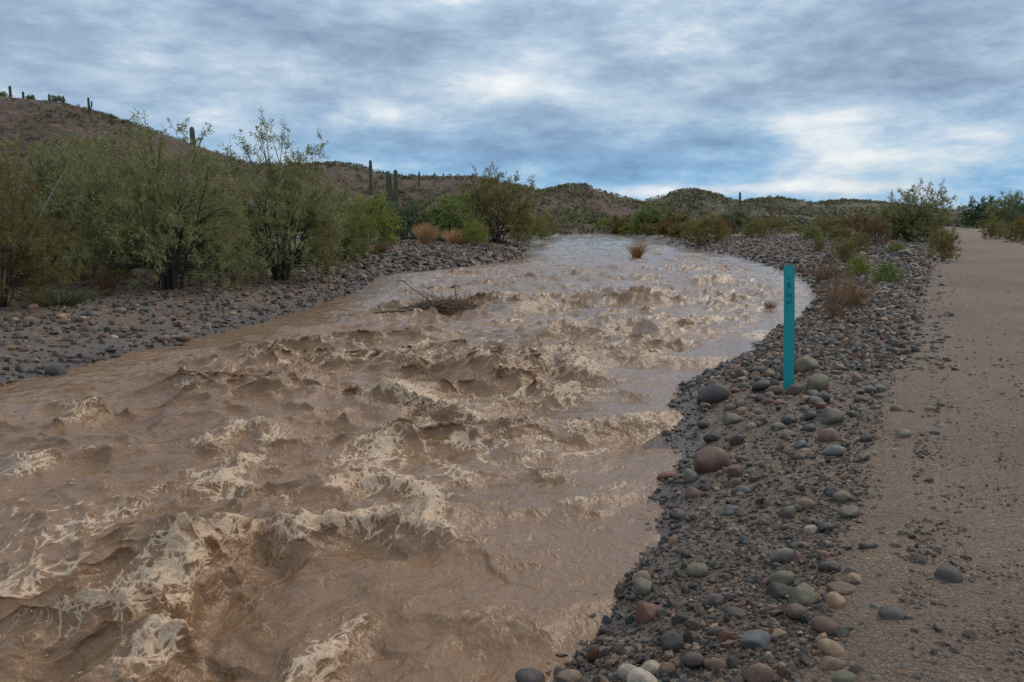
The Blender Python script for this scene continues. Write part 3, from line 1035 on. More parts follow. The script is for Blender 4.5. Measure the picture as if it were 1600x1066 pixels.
def bush(name, key, u, v, top, half, tint, label, cat='bush', group=None, y=None, rz=None, sink=0.0):
    """base at the pixel, scaled to reach the row `top`, `half` pixels wide to each side"""
    if y is None:
        x, y, z = place(u, v)
    else:
        x = at_y(u, v, y)[0]
        z = h1(x, y)
    sm, lm, ph, pr = PROTO[key]
    Hh = at_y(u, top, y)[2] - z
    hw = half / F * y
    o = empty(name, (x, y, z - sink), rz if rz is not None else random.Random(u * 7 + v).uniform(0, 6.28))
    sx = hw / (pr * 1.12)
    sz = Hh / (ph * 1.08)
    o.scale = (sx, sx, sz)
    a = bpy.data.objects.new('stem', sm)
    b = bpy.data.objects.new('foliage', lm)
    for c in (a, b):
        COL.objects.link(c)
        c.parent = o
    b['tint'] = TINT[tint] if isinstance(tint, str) else tint
    tag(o, label, cat, group)
    return o


# big shrubs of the left bank
GL = 'large shrubs along the left bank'
bush('desert_shrub', 'mesquite_c', 0, 478, 245, 120, (0.165, 0.125, 0.034), 'olive-yellow shrub cut off by the left edge of the picture', 'shrub', GL, rz=0.3)
bush('mesquite_bush', 'mesquite_c', 40, 440, 215, 190, 'grey', 'grey-green mesquite behind the olive-yellow shrub at the left edge', 'bush', GL)
bush('mesquite_bush', 'mesquite_a', 265, 452, 195, 165, 'grey', 'wide grey-green mesquite with several dark trunks on the gravelly left bank', 'bush', GL, rz=1.0)
bush('mesquite_bush', 'mesquite_c', 190, 428, 205, 150, 'grey', 'grey-green mesquite mass directly behind the wide multi-trunked mesquite', 'bush', GL, rz=2.2)
bush('mesquite_bush', 'mesquite_b', 105, 432, 225, 110, 'grey', 'grey-green mesquite between the left edge shrub and the mesquite mass', 'bush', GL, rz=3.1)
bush('mesquite_bush', 'mesquite_b', 440, 436, 205, 120, 'grey', 'upright feathery mesquite nearest the bend of the left bank', 'bush', GL, rz=4.0)
bush('mesquite_bush', 'mesquite_b', 345, 420, 250, 90, 'grey', 'grey-green mesquite half hidden between the wide mesquite and the upright feathery one', 'bush', GL, rz=0.8)
bush('mesquite_bush', 'mesquite_c', 520, 408, 285, 75, 'green', 'greener mesquite half hidden behind the right side of the upright feathery one', 'bush', GL, rz=5.0)
bush('desert_shrub', 'shrub_a', 540, 405, 325, 50, 'green', 'small green shrub at the right foot of the upright feathery mesquite', 'shrub', GL)
GM = 'bushes behind the rocky bar of the left bank'
bush('leafy_bush', 'tree_b', 578, 385, 300, 55, 'lime', 'bright yellow-green bush left of the tan dry grass', 'bush', GM)
bush('leafy_bush', 'tree_b', 632, 377, 312, 55, 'blue', 'dark blue-green bush below the tallest pair of saguaros', 'bush', GM)
bush('leafy_bush', 'tree_b', 700, 380, 303, 58, 'green', 'fresh green bush just behind the tan dry grass', 'bush', GM)
bush('leafy_bush', 'shrub_a', 742, 386, 345, 26, 'lime', 'small lime-green bush at the foot of the tall olive tree', 'bush', GM)
bush('spreading_tree', 'tree_a', 775, 380, 264, 82, 'olive', 'tall olive spreading tree at the end of the left rocky bar', 'tree', GM, rz=0.5)
bush('leafy_bush', 'shrub_b', 826, 379, 330, 34, 'green', 'green bush hugging the right side of the tall olive tree', 'bush', GM)
bush('leafy_bush', 'shrub_b', 850, 369, 335, 26, 'olive', 'dark low bush on the left bank where the river narrows', 'bush', GM)
# across the far bend and along the right bank
GF = 'bushes along the far bend of the river'
for u, v, top, half, ti, key, lab in [
        (870, 359, 330, 26, 'blue', 'far_b', 'blue-green bush at the far end of the river on its left'),
        (903, 359, 332, 26, 'green', 'far_b', 'green bush straight above the far end of the brown water'),
        (930, 361, 336, 22, 'blue', 'far_a', 'dark bush just right of the far end of the water'),
        (948, 362, 340, 24, 'lime', 'far_b', 'yellow-green low bush at the water edge left of the rounded green tree'),
        (972, 364, 336, 24, 'olive', 'far_b', 'olive bush touching the left side of the rounded green tree'),
        (1017, 365, 318, 36, 'green', 'far_a', 'rounded green tree below the saddle left of the cone-shaped hill'),
        (986, 367, 346, 18, 'lime', 'far_b', 'lime bush at the water edge in front of the rounded green tree'),
        (1012, 369, 348, 18, 'olive', 'far_b', 'low olive bush at the water edge behind the grass clump in the river'),
        (1040, 371, 346, 20, 'rust', 'far_b', 'rust-brown low bush at the water edge right of the rounded green tree'),
        (1060, 373, 348, 18, 'olive', 'far_b', 'low dark bush at the water edge at the tip of the right bar'),
        (1058, 366, 330, 30, 'olive', 'far_b', 'olive bush directly right of the rounded green tree')]:
    bush('riverside_bush', key, u, v, top, half, ti, lab, 'bush', GF)
GR = 'shrubs on the right bank'
bush('creosote_bush', 'shrub_b', 1102, 380, 336, 42, 'yellow', 'mustard-brown bush at the tip of the right rocky bar', 'bush', GR)
bush('pale_tree', 'far_a', 1150, 367, 320, 34, 'pale', 'pale grey-green tree below the lone saguaro on the skyline', 'tree', GR)
bush('creosote_bush', 'shrub_a', 1207, 369, 340, 34, 'olive', 'olive bush behind the right rocky bar above the turquoise post', 'bush', GR)
bush('creosote_bush', 'shrub_a', 1247, 366, 350, 18, 'olive', 'small olive bush beside the patch of tan grass on the right', 'bush', GR)
bush('creosote_bush', 'shrub_a', 1292, 372, 338, 30, 'olive', 'olive bush left of the twiggy brown bush', 'bush', GR)
bush('creosote_bush', 'shrub_b', 1336, 372, 334, 34, 'rust', 'rust-tinged bush between the pale rocks and the tall right tree', 'bush', GR)
bush('twiggy_bush', 'shrub_a', 1366, 384, 338, 28, 'brown', 'twiggy brown bush left of the tall tree by the path', 'bush', GR)
bush('path_tree', 'tree_a', 1428, 379, 286, 62, 'grey', 'tall airy tree left of the path near the horizon', 'tree', GR, rz=2.0)
bush('path_tree', 'far_b', 1398, 378, 322, 40, 'green', 'lower green bush on the left flank of the tall airy tree', 'bush', GR)
bush('creosote_bush', 'shrub_a', 1473, 409, 358, 28, 'yellow', 'upright olive-yellow shrub on the left edge of the path', 'shrub', GR)
bush('creosote_bush', 'shrub_a', 1318, 412, 372, 26, 'olive', 'thin olive shrub above the brown bushes on the right bank', 'shrub', GR)
bush('creosote_bush', 'shrub_a', 1280, 395, 370, 12, 'olive', 'tiny yellowish shrub on the grey stones of the right bar', 'shrub', GR)
bush('green_tuft', 'shrub_b', 1384, 446, 410, 30, 'green', 'fresh green tuft on stones halfway to the path', 'shrub', GR)
bush('green_tuft', 'shrub_b', 1340, 432, 400, 24, 'lime', 'yellow-green low shrub left of the fresh green tuft', 'shrub', GR)
for u_, v_, t_, hw_, ti_, ke_, la_ in [
        (1180, 373, 343, 24, 'olive', 'shrub_b', 'olive bush between the pale grey-green tree and the pair of reddish saguaros'),
        (1268, 377, 350, 22, 'green', 'shrub_b', 'dull green bush on the back of the right bar below the rightmost far hill'),
        (1312, 380, 352, 24, 'olive', 'shrub_a', 'olive shrub on the stones left of the rust-tinged bush'),
        (1340, 396, 366, 20, 'olive', 'shrub_a', 'wispy olive shrub above the yellow-green low shrub'),
        (1400, 398, 378, 18, 'green', 'shrub_b', 'low green cushion on the rocks below the tall airy tree'),
        (1128, 368, 342, 22, 'rust', 'shrub_b', 'rusty bush right beside the mustard-brown bush'),
        (1080, 369, 345, 22, 'olive', 'shrub_b', 'dark olive bush at the water edge left of the mustard-brown bush'),
        (1450, 372, 340, 22, 'olive', 'shrub_b', 'olive bush at the right foot of the tall airy tree')]:
    bush('creosote_bush', ke_, u_, v_, t_, hw_, ti_, la_, 'bush', GR)
GP = 'trees on the right side of the path'
bush('path_tree', 'far_a', 1535, 357, 308, 36, 'blue', 'dark tree right of the path where it meets the horizon', 'tree', GP)
bush('path_tree', 'tree_b', 1572, 360, 300, 36, 'grey', 'tree with a leaning dark trunk right of the path', 'tree', GP)
bush('path_tree', 'tree_a', 1618, 364, 300, 50, 'blue', 'tree cut off by the right edge of the picture', 'tree', GP)
bush('creosote_bush', 'shrub_b', 1555, 374, 342, 26, 'olive', 'low olive bush in front of the leaning tree right of the path', 'bush', GP)
bush('creosote_bush', 'shrub_b', 1596, 380, 338, 30, 'yellow', 'low mustard bush at the right edge of the picture beside the path', 'bush', GP)


# far scrub that reads as one mass
def far_mass(name, us, v0, v1, n, size, tint, seed, label, zcap=None):
    r = np.random.default_rng(seed)
    P = []
    while len(P) < n:
        u = r.uniform(*us)
        v = r.uniform(v0, v1)
        x, y = on_z(u, v, 0.6)
        y = min(y, 420)
        x = at_y(u, v, y)[0]
        xl, xr = shores(np.array([y]))
        if y < 178 and xl[0] - 2 < x < xr[0] + 2:
            continue
        if 0 < x - float(path_left(np.array([min(y, 200.0)]))[0]) + 2 < 9:
            continue
        P.append((x, y, h1(x, min(y, 5000))))
    P = np.array(P)
    o = clumps(name, P, size * r.uniform(0.5, 1.3, n), 230, None, r, tint, flat=1.1)
    tag(o, label, 'scrub', kind='stuff')
    return o


far_mass('distant_scrub', (480, 1000), 349, 357.5, 210, 2.2, (0.075, 0.092, 0.042), 301, 'dense grey-green scrub filling the flat below the middle hills')
far_mass('distant_scrub', (980, 1500), 348.5, 356, 190, 1.6, (0.085, 0.09, 0.042), 302, 'low scrub on the flat right of the river below the far hills')
far_mass('distant_scrub', (-500, 560), 352, 368, 130, 1.5, (0.095, 0.10, 0.046), 303, 'scrub at the foot of the left hill behind the mesquites')
far_mass('distant_scrub', (1500, 2100), 349, 356, 90, 1.9, (0.085, 0.09, 0.042), 304, 'scrub right of the path behind the trees')


# dry grass and dead twiggy shrubs ------------------------------------------------
def blades(name, loc, H, W, n, seed, tint, label, cat, group=None, width=0.006, lean=0.7, segs=4, thick=False, material=None, fork=0):
    r = np.random.default_rng(seed)
    paths = []
    for i in range(n):
        a = r.uniform(0, 2 * np.pi)
        l = r.random() ** 0.7
        b = np.array([math.cos(a), math.sin(a), 0]) * r.random() * 0.22 * W
        b[2] = -0.05
        hh_ = H * r.uniform(0.55, 1.05) * (1 - 0.3 * l * lean)
        e = np.array([math.cos(a) * W * l * lean, math.sin(a) * W * l * lean, hh_])
        m_ = b * 0.6 + e * np.array([0.3, 0.3, 0.55]) + r.normal(0, 0.04 * H, 3)
        P = bezier(b, m_, e, segs + 1)
        paths.append((P, width * np.linspace(1, 0.3, segs + 1)))
        for f in range(fork):
            s = P[r.integers(1, segs)]
            d = (e - b) * 0.3 * r.uniform(0.5, 1.1) + r.normal(0, 0.13 * H, 3)
            paths.append((np.stack([s, s + d * 0.5 + r.normal(0, 0.01 * H, 3), s + d]), width * np.array([0.6, 0.45, 0.2])))
    v, f = tubes(paths, 3)
    o = empty(name, loc)
    b = mesh_obj('blades' if 'grass' in name else 'twigs', v, f, material or LEAF, o, attrs={'var': ('POINT', np.repeat(r.uniform(0.2, 0.8, len(v) // 3), 3)[:len(v)] if len(v) % 3 == 0 else r.uniform(0.2, 0.8, len(v)))})
    b['tint'] = tint
    tag(o, label, cat, group)
    return o


TAN = (0.62, 0.40, 0.19)
x, y, z = place(665, 384)
blades('dry_grass', (x, y, z), 1.35, 1.3, 420, 401, TAN, 'tan dry grass tuft at the back of the left rocky bar', 'grass', width=0.014)
x, y, z = place(712, 383)
blades('dry_grass', (x, y, z), 1.1, 1.6, 320, 402, TAN, 'sparser tan dry grass right of the dense tan tuft', 'grass', width=0.013)
x, y, z = place(592, 398)
blades('dry_grass', (x, y, z), 0.6, 1.0, 200, 403, (0.26, 0.15, 0.07), 'reddish dry grass at the left end of the rocky bar', 'grass', width=0.012)
x, y = on_z(995, 402, 0)
blades('dry_grass', (x, y, -0.05), 1.15, 1.0, 220, 404, (0.48, 0.29, 0.14), 'tan dry grass clump standing in the middle of the river', 'grass', lean=1.0, width=0.012)
x, y = on_z(1203, 484, 0)
blades('dry_grass', (x, y, -0.03), 0.30, 0.30, 90, 405, (0.17, 0.10, 0.055), 'small brown grass clump in the water left of the post', 'grass', width=0.005)
x, y, z = place(1238, 360)
blades('dry_grass', (x, y, z), 0.9, 4.5, 500, 406, TAN, 'patch of tan grass on the flat behind the right bar', 'grass', width=0.03)
BR = (0.30, 0.17, 0.085)
x, y, z = place(1306, 499)
blades('dead_shrub', (x, y, z), 1.1, 0.62, 46, 411, BR, 'brown twiggy dead shrub at the water edge right of the post', 'dead shrub', width=0.0055, lean=1.05, fork=4)
x, y, z = place(1290, 437)
blades('dead_shrub', (x, y, z), 0.6, 0.9, 100, 412, (0.22, 0.115, 0.065), 'low reddish-brown dead shrub at the cove behind the larger dead shrub', 'dead shrub', width=0.006, lean=1.0, fork=5)
x, y, z = place(1330, 480)
blades('dead_shrub', (x, y, z), 0.7, 0.6, 90, 413, (0.38, 0.23, 0.11), 'tawny dry twigs leaning against the large brown dead shrub', 'dead shrub', width=0.006, lean=1.0, fork=4)
x, y, z = place(165, 462)
blades('dead_shrub', (x, y, z), 0.8, 0.6, 70, 414, (0.16, 0.08, 0.035), 'rusty dead twigs under the wide multi-trunked mesquite', 'dead shrub', width=0.008, lean=0.9, fork=3)
x, y, z = place(90, 478)
blades('dry_grass', (x, y, z), 0.45, 1.3, 260, 415, (0.13, 0.13, 0.05), 'olive grass at the foot of the shrub on the left edge', 'grass', width=0.007, lean=0.9)
# a long bare pale stalk leaning out of the left shrub
x, y, z = place(5, 470)
e = np.array(at_y(105, 262, y + 0.3)) - np.array([x, y, z])
P = bezier(np.array([0, 0, -0.1]), e * 0.5 + np.array([-0.12, 0, 0.12]), e, 10)
tv, tf = tubes([(P, np.linspace(0.028, 0.010, 10))], 6)
PALE = make_bark('pale_stalk', (0.20, 0.19, 0.15), (0.32, 0.30, 0.25))
o = mesh_obj('bare_stalk', tv, tf, PALE)
o.location = (x, y, z)
tag(o, 'long pale bare stalk leaning across the shrub at the left edge', 'stalk')


# ------------------------------------------------------------------ saguaros
def make_cactus_mat():
    m, q, p = mat('cactus_skin')
    t = q.new('ShaderNodeTexCoord')
    n = q.noise(q.scalev(t.outputs['Object'], (1, 1, 0.3)), 6, 5, 0.6)
    q.put(p.inputs['Base Color'], q.ramp(n, [(0.3, (0.045, 0.052, 0.025)), (0.55, (0.075, 0.085, 0.040)), (0.8, (0.12, 0.105, 0.06))]))
    p.inputs['Roughness'].default_value = 0.7
    return m


CACTUS = make_cactus_mat()


def column_mesh(pts, rad, ribs=13):
    pts = np.asarray(pts, float)
    n = len(pts)
    na = ribs * 4
    T = np.gradient(pts, axis=0)
    T /= np.linalg.norm(T, axis=1, keepdims=True)
    A = np.cross(T, np.tile([0.0, 1.0, 0.001], (n, 1)))
    A /= np.linalg.norm(A, axis=1, keepdims=True) + 1e-9
    B = np.cross(T, A)
    th = np.arange(na) * 2 * np.pi / na
    rr = 1 + 0.10 * np.cos(th * ribs)
    V = pts[:, None] + (np.asarray(rad)[:, None] * rr[None])[..., None] * (np.cos(th)[None, :, None] * A[:, None] + np.sin(th)[None, :, None] * B[:, None])
    i = np.arange(n - 1)[:, None] * na + np.arange(na)[None]
    j = np.arange(n - 1)[:, None] * na + (np.arange(na)[None] + 1) % na
    return V.reshape(-1, 3), np.stack([i, j, j + na, i + na], -1).reshape(-1, 4)


def saguaro(u, vb, vt, wpx, y, label, arms=(), group='saguaros on the hillsides', surf=None, skin=None):
    x = at_y(u, vb, y)[0]
    z0 = at_y(u, vb, y)[2]
    zt = at_y(u, vt, y)[2]
    if surf is not None:
        z0 = float(surf(np.array([x]), np.array([y]))[0]) - 0.15
    H = zt - z0
    r = wpx / F * y / 2
    t = np.array([0, 0.1, 0.3, 0.55, 0.8, 0.93, 0.965, 0.985, 0.996, 1.0])
    lean = random.Random(u).uniform(-0.02, 0.02)
    pts = np.stack([lean * H * t ** 2, 0 * t, H * t], 1)
    rad = r * np.array([0.82, 0.9, 1.0, 1.05, 1.0, 0.93, 0.8, 0.58, 0.3, 0.02])
    o = empty('saguaro', (x, y, z0))
    v, f = column_mesh(pts, rad)
    mesh_obj('column', v, f, skin or CACTUS, o)
    for sgn, hb, ht in arms:
        d = r * 3.0 * sgn
        a = np.array([[0, 0, hb * H], [d * 0.55, 0, hb * H - r * 0.1], [d * 0.92, 0, hb * H + r * 0.8], [d, 0, hb * H + r * 2.2],
                      [d, 0, (hb * 0.4 + ht * 0.6) * H], [d, 0, ht * H - r], [d, 0, ht * H - r * 0.3], [d, 0, ht * H]])
        v, f = column_mesh(a, r * np.array([0.55, 0.6, 0.68, 0.72, 0.74, 0.66, 0.42, 0.02]), 11)
        mesh_obj('arm', v, f, CACTUS, o)
    tag(o, label, 'cactus', group)
    return o


saguaro(19, 178, 134, 3.6, 134, 'tall thin saguaro highest on the left hill, nearest the left edge', surf=hh_left)
saguaro(37, 158, 143, 3.0, 140, 'short saguaro second from the left on the left hill skyline', surf=hh_left)
saguaro(78, 165, 147, 3.0, 139, 'saguaro on the left skyline just left of a round skyline shrub', surf=hh_left)
saguaro(100, 166, 150, 2.6, 140, 'short saguaro on the left skyline just right of a round skyline shrub', surf=hh_left)
saguaro(141, 195, 152, 3.0, 132, 'saguaro with one raised arm on the left hill crest', arms=((1, 0.45, 0.8),), surf=hh_left)
saguaro(304, 262, 198, 7.0, 62, 'thick single saguaro rising behind the wide mesquite')
saguaro(580, 305, 250, 4.6, 105, 'single saguaro on the ridge right of the upright feathery mesquite')
saguaro(607, 330, 267, 6.2, 78, 'left one of the close saguaros above the blue-green bush', arms=((1, 0.25, 0.45),))
saguaro(620, 335, 265, 6.4, 74, 'tallest saguaro above the blue-green bush', arms=((-1, 0.4, 0.93),))
saguaro(655, 310, 268, 2.6, 190, 'thin saguaro on the middle skyline right of the tallest pair')
saguaro(679, 284, 270, 2.2, 226, 'tiny tapering saguaro on the middle skyline', surf=hh_mid)
saguaro(693, 284, 271, 2.2, 228, 'tiny saguaro on the middle skyline left of the tall olive tree', surf=hh_mid)
saguaro(1155, 345, 300, 3.2, 170, 'lone dark saguaro on the skyline right of the cone-shaped hill')
saguaro(1205, 352, 321, 3.4, 150, 'left of two reddish-brown saguaros behind the right bar', skin=DEADWOOD)
saguaro(1218, 352, 321, 3.4, 152, 'right of two reddish-brown saguaros behind the right bar', skin=DEADWOOD)
for u, v_, hw, lab in [(48, 154, 7, 'small round shrub on the left skyline between two saguaros'), (52, 152, 9, None), (90, 158, 10, 'round shrub on the left skyline between the third and fourth saguaros'), (2, 150, 8, 'round shrub on the left skyline at the picture edge')]:
    if lab is None:
        continue
    yy_ = 137
    x = at_y(u, v_, yy_)[0]
    z = float(hh_left(np.array([x]), np.array([yy_]))[0])
    o = bush('skyline_shrub', 'far_b', u, v_, v_ - 9, hw, 'pale', lab, 'shrub', 'shrubs on the left skyline', y=yy_)
    o.location.z = z - 0.1
    s = hw / F * yy_ / 3.0
    o.scale = (s, s, s * 0.95)


# ------------------------------------------------------------------ stones
def stone_mesh(name, seed, sub, flat=0.62, facets=5, rough=False):
    v, f = ico(sub)
    r = np.random.default_rng(seed)
    n = v.copy()
    rad = np.ones(len(v))
    for i in range(4):
        d = r.normal(size=3)
        d /= np.linalg.norm(d)
        rad += 0.13 * np.sin(v @ d * r.uniform(1.2, 2.6) + r.uniform(0, 6))
    v = v * rad[:, None]
    for i in range(facets):
        d = r.normal(size=3)
        d /= np.linalg.norm(d)
        c = r.uniform(0.42, 0.8) if rough else r.uniform(0.62, 0.88)
        ex = np.maximum(0, v @ d - c)
        v = v - d[None] * (ex * (0.95 if rough else 0.8))[:, None]
    v = v * np.array([1.0, r.uniform(0.68, 0.9), flat * r.uniform(0.85, 1.15)])
    v = v / np.abs(v[:, :2]).max()
    if sub >= 3:
        v = v * (1 + 0.018 * (perlin(n[:, 0] * 4 + n[:, 2] * 3, n[:, 1] * 4 - n[:, 2] * 2, seed))[:, None])
    o = mesh_obj(name, v, f, STONE, smooth=not rough)
    me = o.data
    bpy.data.objects.remove(o)
    return me


COB = [stone_mesh('cobble_mesh', 500 + i, 3, 0.62 + 0.1 * (i % 3), 4 + i % 4) for i in range(9)]
PEB = [stone_mesh('pebble_mesh', 600 + i, 2, 0.6 + 0.12 * (i % 3), 16, True) for i in range(6)]
SC = {'dark': (0.050, 0.050, 0.052), 'grey': (0.125, 0.125, 0.122), 'blue': (0.095, 0.108, 0.125), 'brown': (0.125, 0.085, 0.065), 'tan': (0.24, 0.175, 0.125),
      'pink': (0.17, 0.115, 0.097), 'olive': (0.130, 0.128, 0.092), 'rust': (0.24, 0.09, 0.03), 'pale': (0.30, 0.285, 0.26), 'purple': (0.085, 0.068, 0.072), 'red': (0.13, 0.06, 0.042)}
SKEYS = ['dark', 'grey', 'blue', 'brown', 'tan', 'pink', 'olive', 'purple', 'pale', 'red']
SP = np.array([0.26, 0.14, 0.07, 0.22, 0.08, 0.08, 0.08, 0.04, 0.01, 0.02])
SC = {a_: tuple(np.array(b_) * np.array([1.14, 0.97, 0.80])) for a_, b_ in SC.items()}


def put_stone(name, x, y, z, r, rz, key, mesh, parent=None, tilt=0.15, zs=1.0, var=None):
    o = bpy.data.objects.new(name, mesh)
    COL.objects.link(o)
    o.location = (x, y, z)
    rr = random.Random(int(x * 9173 + y * 771))
    o.rotation_euler = (rr.uniform(-tilt, tilt), rr.uniform(-tilt, tilt), rz)
    o.scale = (r, r, r * zs)
    f = rr.uniform(0.8, 1.25) if var is None else var
    o['col'] = [c * f for c in SC[key]]
    if parent:
        o.parent = parent
    return o


taken = []
# stones one can pick out in the photograph: pixel centre, half width, colour, label
NOTABLE = [
    (1115, 614, 28, 'dark', 'biggest black wet boulder at the water edge left of the post', 1.25),
    (1262, 571, 22, 'olive', 'large round olive-grey stone touching the right side of the post', 1.25),
    (1279, 603, 17, 'olive', 'rounded grey-green stone with a pale top below the olive-grey one', 1.2),
    (1184, 580, 16, 'dark', 'dark stone with a pale brown top left of the post', 1.0),
    (1188, 604, 15, 'dark', 'smooth black stone left of the brown stone at the foot of the post', 1.0),
    (1207, 610, 15, 'brown', 'brown stone leaning on the left foot of the post', 1.1),
    (1241, 609, 14, 'purple', 'dark reddish stone at the right foot of the post', 1.1),
    (1299, 651, 18, 'grey', 'light grey rounded stone at the edge of the path below the post', 1.2),
    (1295, 680, 17, 'pink', 'pinkish rounded stone below the light grey one at the path edge', 1.15),
    (1303, 700, 19, 'blue', 'oblong blue-grey stone lying below the pinkish stone', 0.8),
    (1233, 655, 14, 'dark', 'single black egg-shaped stone below the post', 1.1),
    (1111, 722, 27, 'brown', 'largest flat-topped brown stone at the water edge', 1.0),
    (1147, 735, 15, 'brown', 'reddish-brown stone touching the flat-topped brown stone', 1.1),
    (1042, 740, 17, 'rust', 'bright orange stone lying in the water', 0.8),
    (1111, 683, 14, 'dark', 'black rounded stone at the water edge above the flat-topped brown stone', 1.1),
    (1153, 685, 15, 'dark', 'dark grey rounded stone right of the black one at the water edge', 1.0),
    (1143, 654, 15, 'olive', 'dull olive-brown stone below the biggest black boulder', 1.0),
    (1100, 661, 12, 'dark', 'small black stone half in the water', 0.8),
    (1159, 764, 16, 'blue', 'dark blue-grey stone alone on the wet gravel', 1.0),
    (1317, 773, 18, 'olive', 'olive-brown oval stone near the path', 0.95),
    (1327, 799, 16, 'grey', 'pale grey flat stone below the olive-brown oval near the path', 0.7),
    (1264, 828, 12, 'pale', 'small white-veined round stone', 1.1),
    (1288, 823, 14, 'dark', 'black stone touching the white-veined round stone', 0.9),
    (1221, 867, 21, 'grey', 'dark speckled grey stone above the green-grey oval', 1.15),
    (1224, 899, 24, 'olive', 'green-grey oval stone in the middle of the gravel', 0.8),
    (1254, 932, 23, 'olive', 'mottled brown-grey stone below the green-grey oval', 1.0),
    (1090, 887, 20, 'olive', 'dark olive oval stone nearest the water in the foreground', 0.85),
    (1115, 936, 18, 'purple', 'dark purple-grey stone on the foreground gravel', 1.1),
    (1298, 882, 18, 'dark', 'black angular wet stone right of the speckled grey stone', 0.8),
    (1316, 917, 21, 'brown', 'flat brown stone sunk in the gravel right of the mottled stone', 0.5),
    (1177, 996, 27, 'blue', 'large flat dark blue stone near the bottom of the picture', 0.75),
    (1082, 1032, 18, 'purple', 'purple-grey round stone with a white chip at the bottom of the picture', 1.15),
    (1118, 1037, 19, 'pink', 'pinkish-brown speckled stone at the bottom of the picture', 1.1),
    (1189, 1054, 25, 'pink', 'big pinkish-brown stone cut by the bottom edge', 1.2),
    (1146, 1036, 12, 'dark', 'small black round stone between two pinkish stones at the bottom', 1.2),
    (981, 1048, 18, 'pale', 'whitish spotted stone at the bottom left of the gravel', 1.0),
    (1017, 1041, 17, 'pale', 'grey-white speckled stone right of the whitish spotted one', 0.95),
    (1044, 1044, 16, 'brown', 'brown stone right of the grey-white speckled one', 1.1),
    (1051, 1008, 17, 'dark', 'dark charcoal stone above the grey-white speckled one', 1.1),
    (887, 1056, 23, 'tan', 'tan stone at the water edge at the very bottom', 0.8),
    (925, 1030, 10, 'red', 'upright reddish-brown stone beside the water at the bottom', 2.6),
    (1121, 985, 17, 'purple', 'plum-coloured stone left of the flat dark blue stone', 0.95),
    (1135, 993, 13, 'red', 'brick-red stone leaning on the plum-coloured stone', 1.1),
    (1145, 793, 19, 'blue', 'pale streaked flat stone on the wet gravel', 0.6),
    (87, 579, 16, 'dark', 'dark brown boulder in the shallows by the left bank', 1.15),
    (173, 545, 10, 'dark', 'small black stone at the left water edge', 0.9),
    (189, 483, 11, 'grey', 'pale blue-grey stone on the left bank below the mesquite', 0.8),
    (256, 529, 10, 'tan', 'tan stone at the left water edge', 0.8),
    (1410, 396, 14, 'dark', 'dark angular rock on the right bar below the tall airy tree', 0.9),
    (1318, 1056, 18, 'olive', 'grey-green stone at the bottom edge near the path', 0.8),
]
for i, (u, v, hw, key, lab, zs) in enumerate(NOTABLE):
    x, y, z = place(u, v + hw * 0.45)
    if lab.startswith('bright orange') or 'shallows' in lab:
        x, y = on_z(u, v + hw * 0.4, 0)
        z = -0.02
    r = hw / F * math.hypot(y, 1.8)
    o = put_stone('stone', x, y, z + r * 0.30 * zs, r, random.Random(i).uniform(-0.5, 0.5), key, COB[i % len(COB)], zs=zs, var=1.0, tilt=0.12)
    tag(o, lab, 'stone', 'stones to pick out on the banks')
    taken.append((x, y, r))
TK = taken[:]


def scatter_right(n, y0, y1, rmin, rmax, seed, bias=0.0, width=None, power=2.2):
    """spots on the gravel between the water and the path"""
    r = np.random.default_rng(seed)
    out = []
    while sum(len(o) for o in out) < n:
        y = (1 / r.uniform(1 / y1, 1 / y0, 4000))
        xl, xr = shores(y)
        pl = path_left(y)
        wd = np.maximum(pl - xr + 0.95, 0.3)
        keepw = r.random(4000) < np.clip(wd / 4.0, 0.1, 1)
        t = r.random(4000) ** (1 + bias)
        x = xr - 0.12 + t * wd
        rad = rmin + (rmax - rmin) * r.random(4000) ** power
        edge_ = (t > 0.6) & (r.random(4000) < (t - 0.6) * 2.6)
        s = keepw & ~edge_ & (x < y * 0.9 + 2.5)
        out.append(np.stack([x, y, rad], 1)[s])
    return np.concatenate(out)[:n]


# cobbles: the 300 largest in view are single stones, parts of the ground
rp = random.Random(11)
cnt = 0
cand = np.concatenate([scatter_right(900, 2.6, 13, 0.022, 0.085, 701, 0.15), scatter_right(200, 8, 26, 0.05, 0.13, 702, 0.0)])
# a heap round the post
px_, py_, pz_ = place(1232, 607)
hr_ = np.random.default_rng(5)
heap = np.stack([px_ - 0.15 + hr_.normal(0, 0.5, 170), py_ - 0.3 + hr_.normal(0, 0.8, 170), hr_.uniform(0.03, 0.085, 170)], 1)
cand = np.concatenate([heap, cand])
for x, y, r in cand:
    if cnt >= 236:
        break
    if any((x - a) ** 2 + (y - b) ** 2 < (0.8 * (r + c)) ** 2 for a, b, c in TK):
        continue
    if math.hypot(x - px_, y - py_) < 0.06 + r:
        continue
    taken.append((x, y, r))
    TK.append((x, y, r))
    put_stone('stone', x, y, h1(x, y) + r * 0.2, r, rp.uniform(0, 6.28), rp.choices(SKEYS, SP)[0], COB[cnt % len(COB)], ground, zs=rp.uniform(0.75, 1.15))
    cnt += 1
# left bank cobbles
lr = np.random.default_rng(77)
for i in range(400):
    if cnt >= 300:
        break
    y = lr.uniform(9.5, 24)
    xl = float(shores(np.array([y]))[0][0])
    x = xl + 0.2 - lr.random() ** 1.2 * 4.0
    r = 0.05 + 0.09 * lr.random() ** 2
    if any((x - a) ** 2 + (y - b) ** 2 < (r + c) ** 2 for a, b, c in TK):
        continue
    TK.append((x, y, r))
    put_stone('stone', x, y, h1(x, y) + r * 0.15, r, lr.uniform(0, 6.28), rp.choices(SKEYS, SP)[0], COB[cnt % len(COB)], ground, zs=0.85)
    cnt += 1


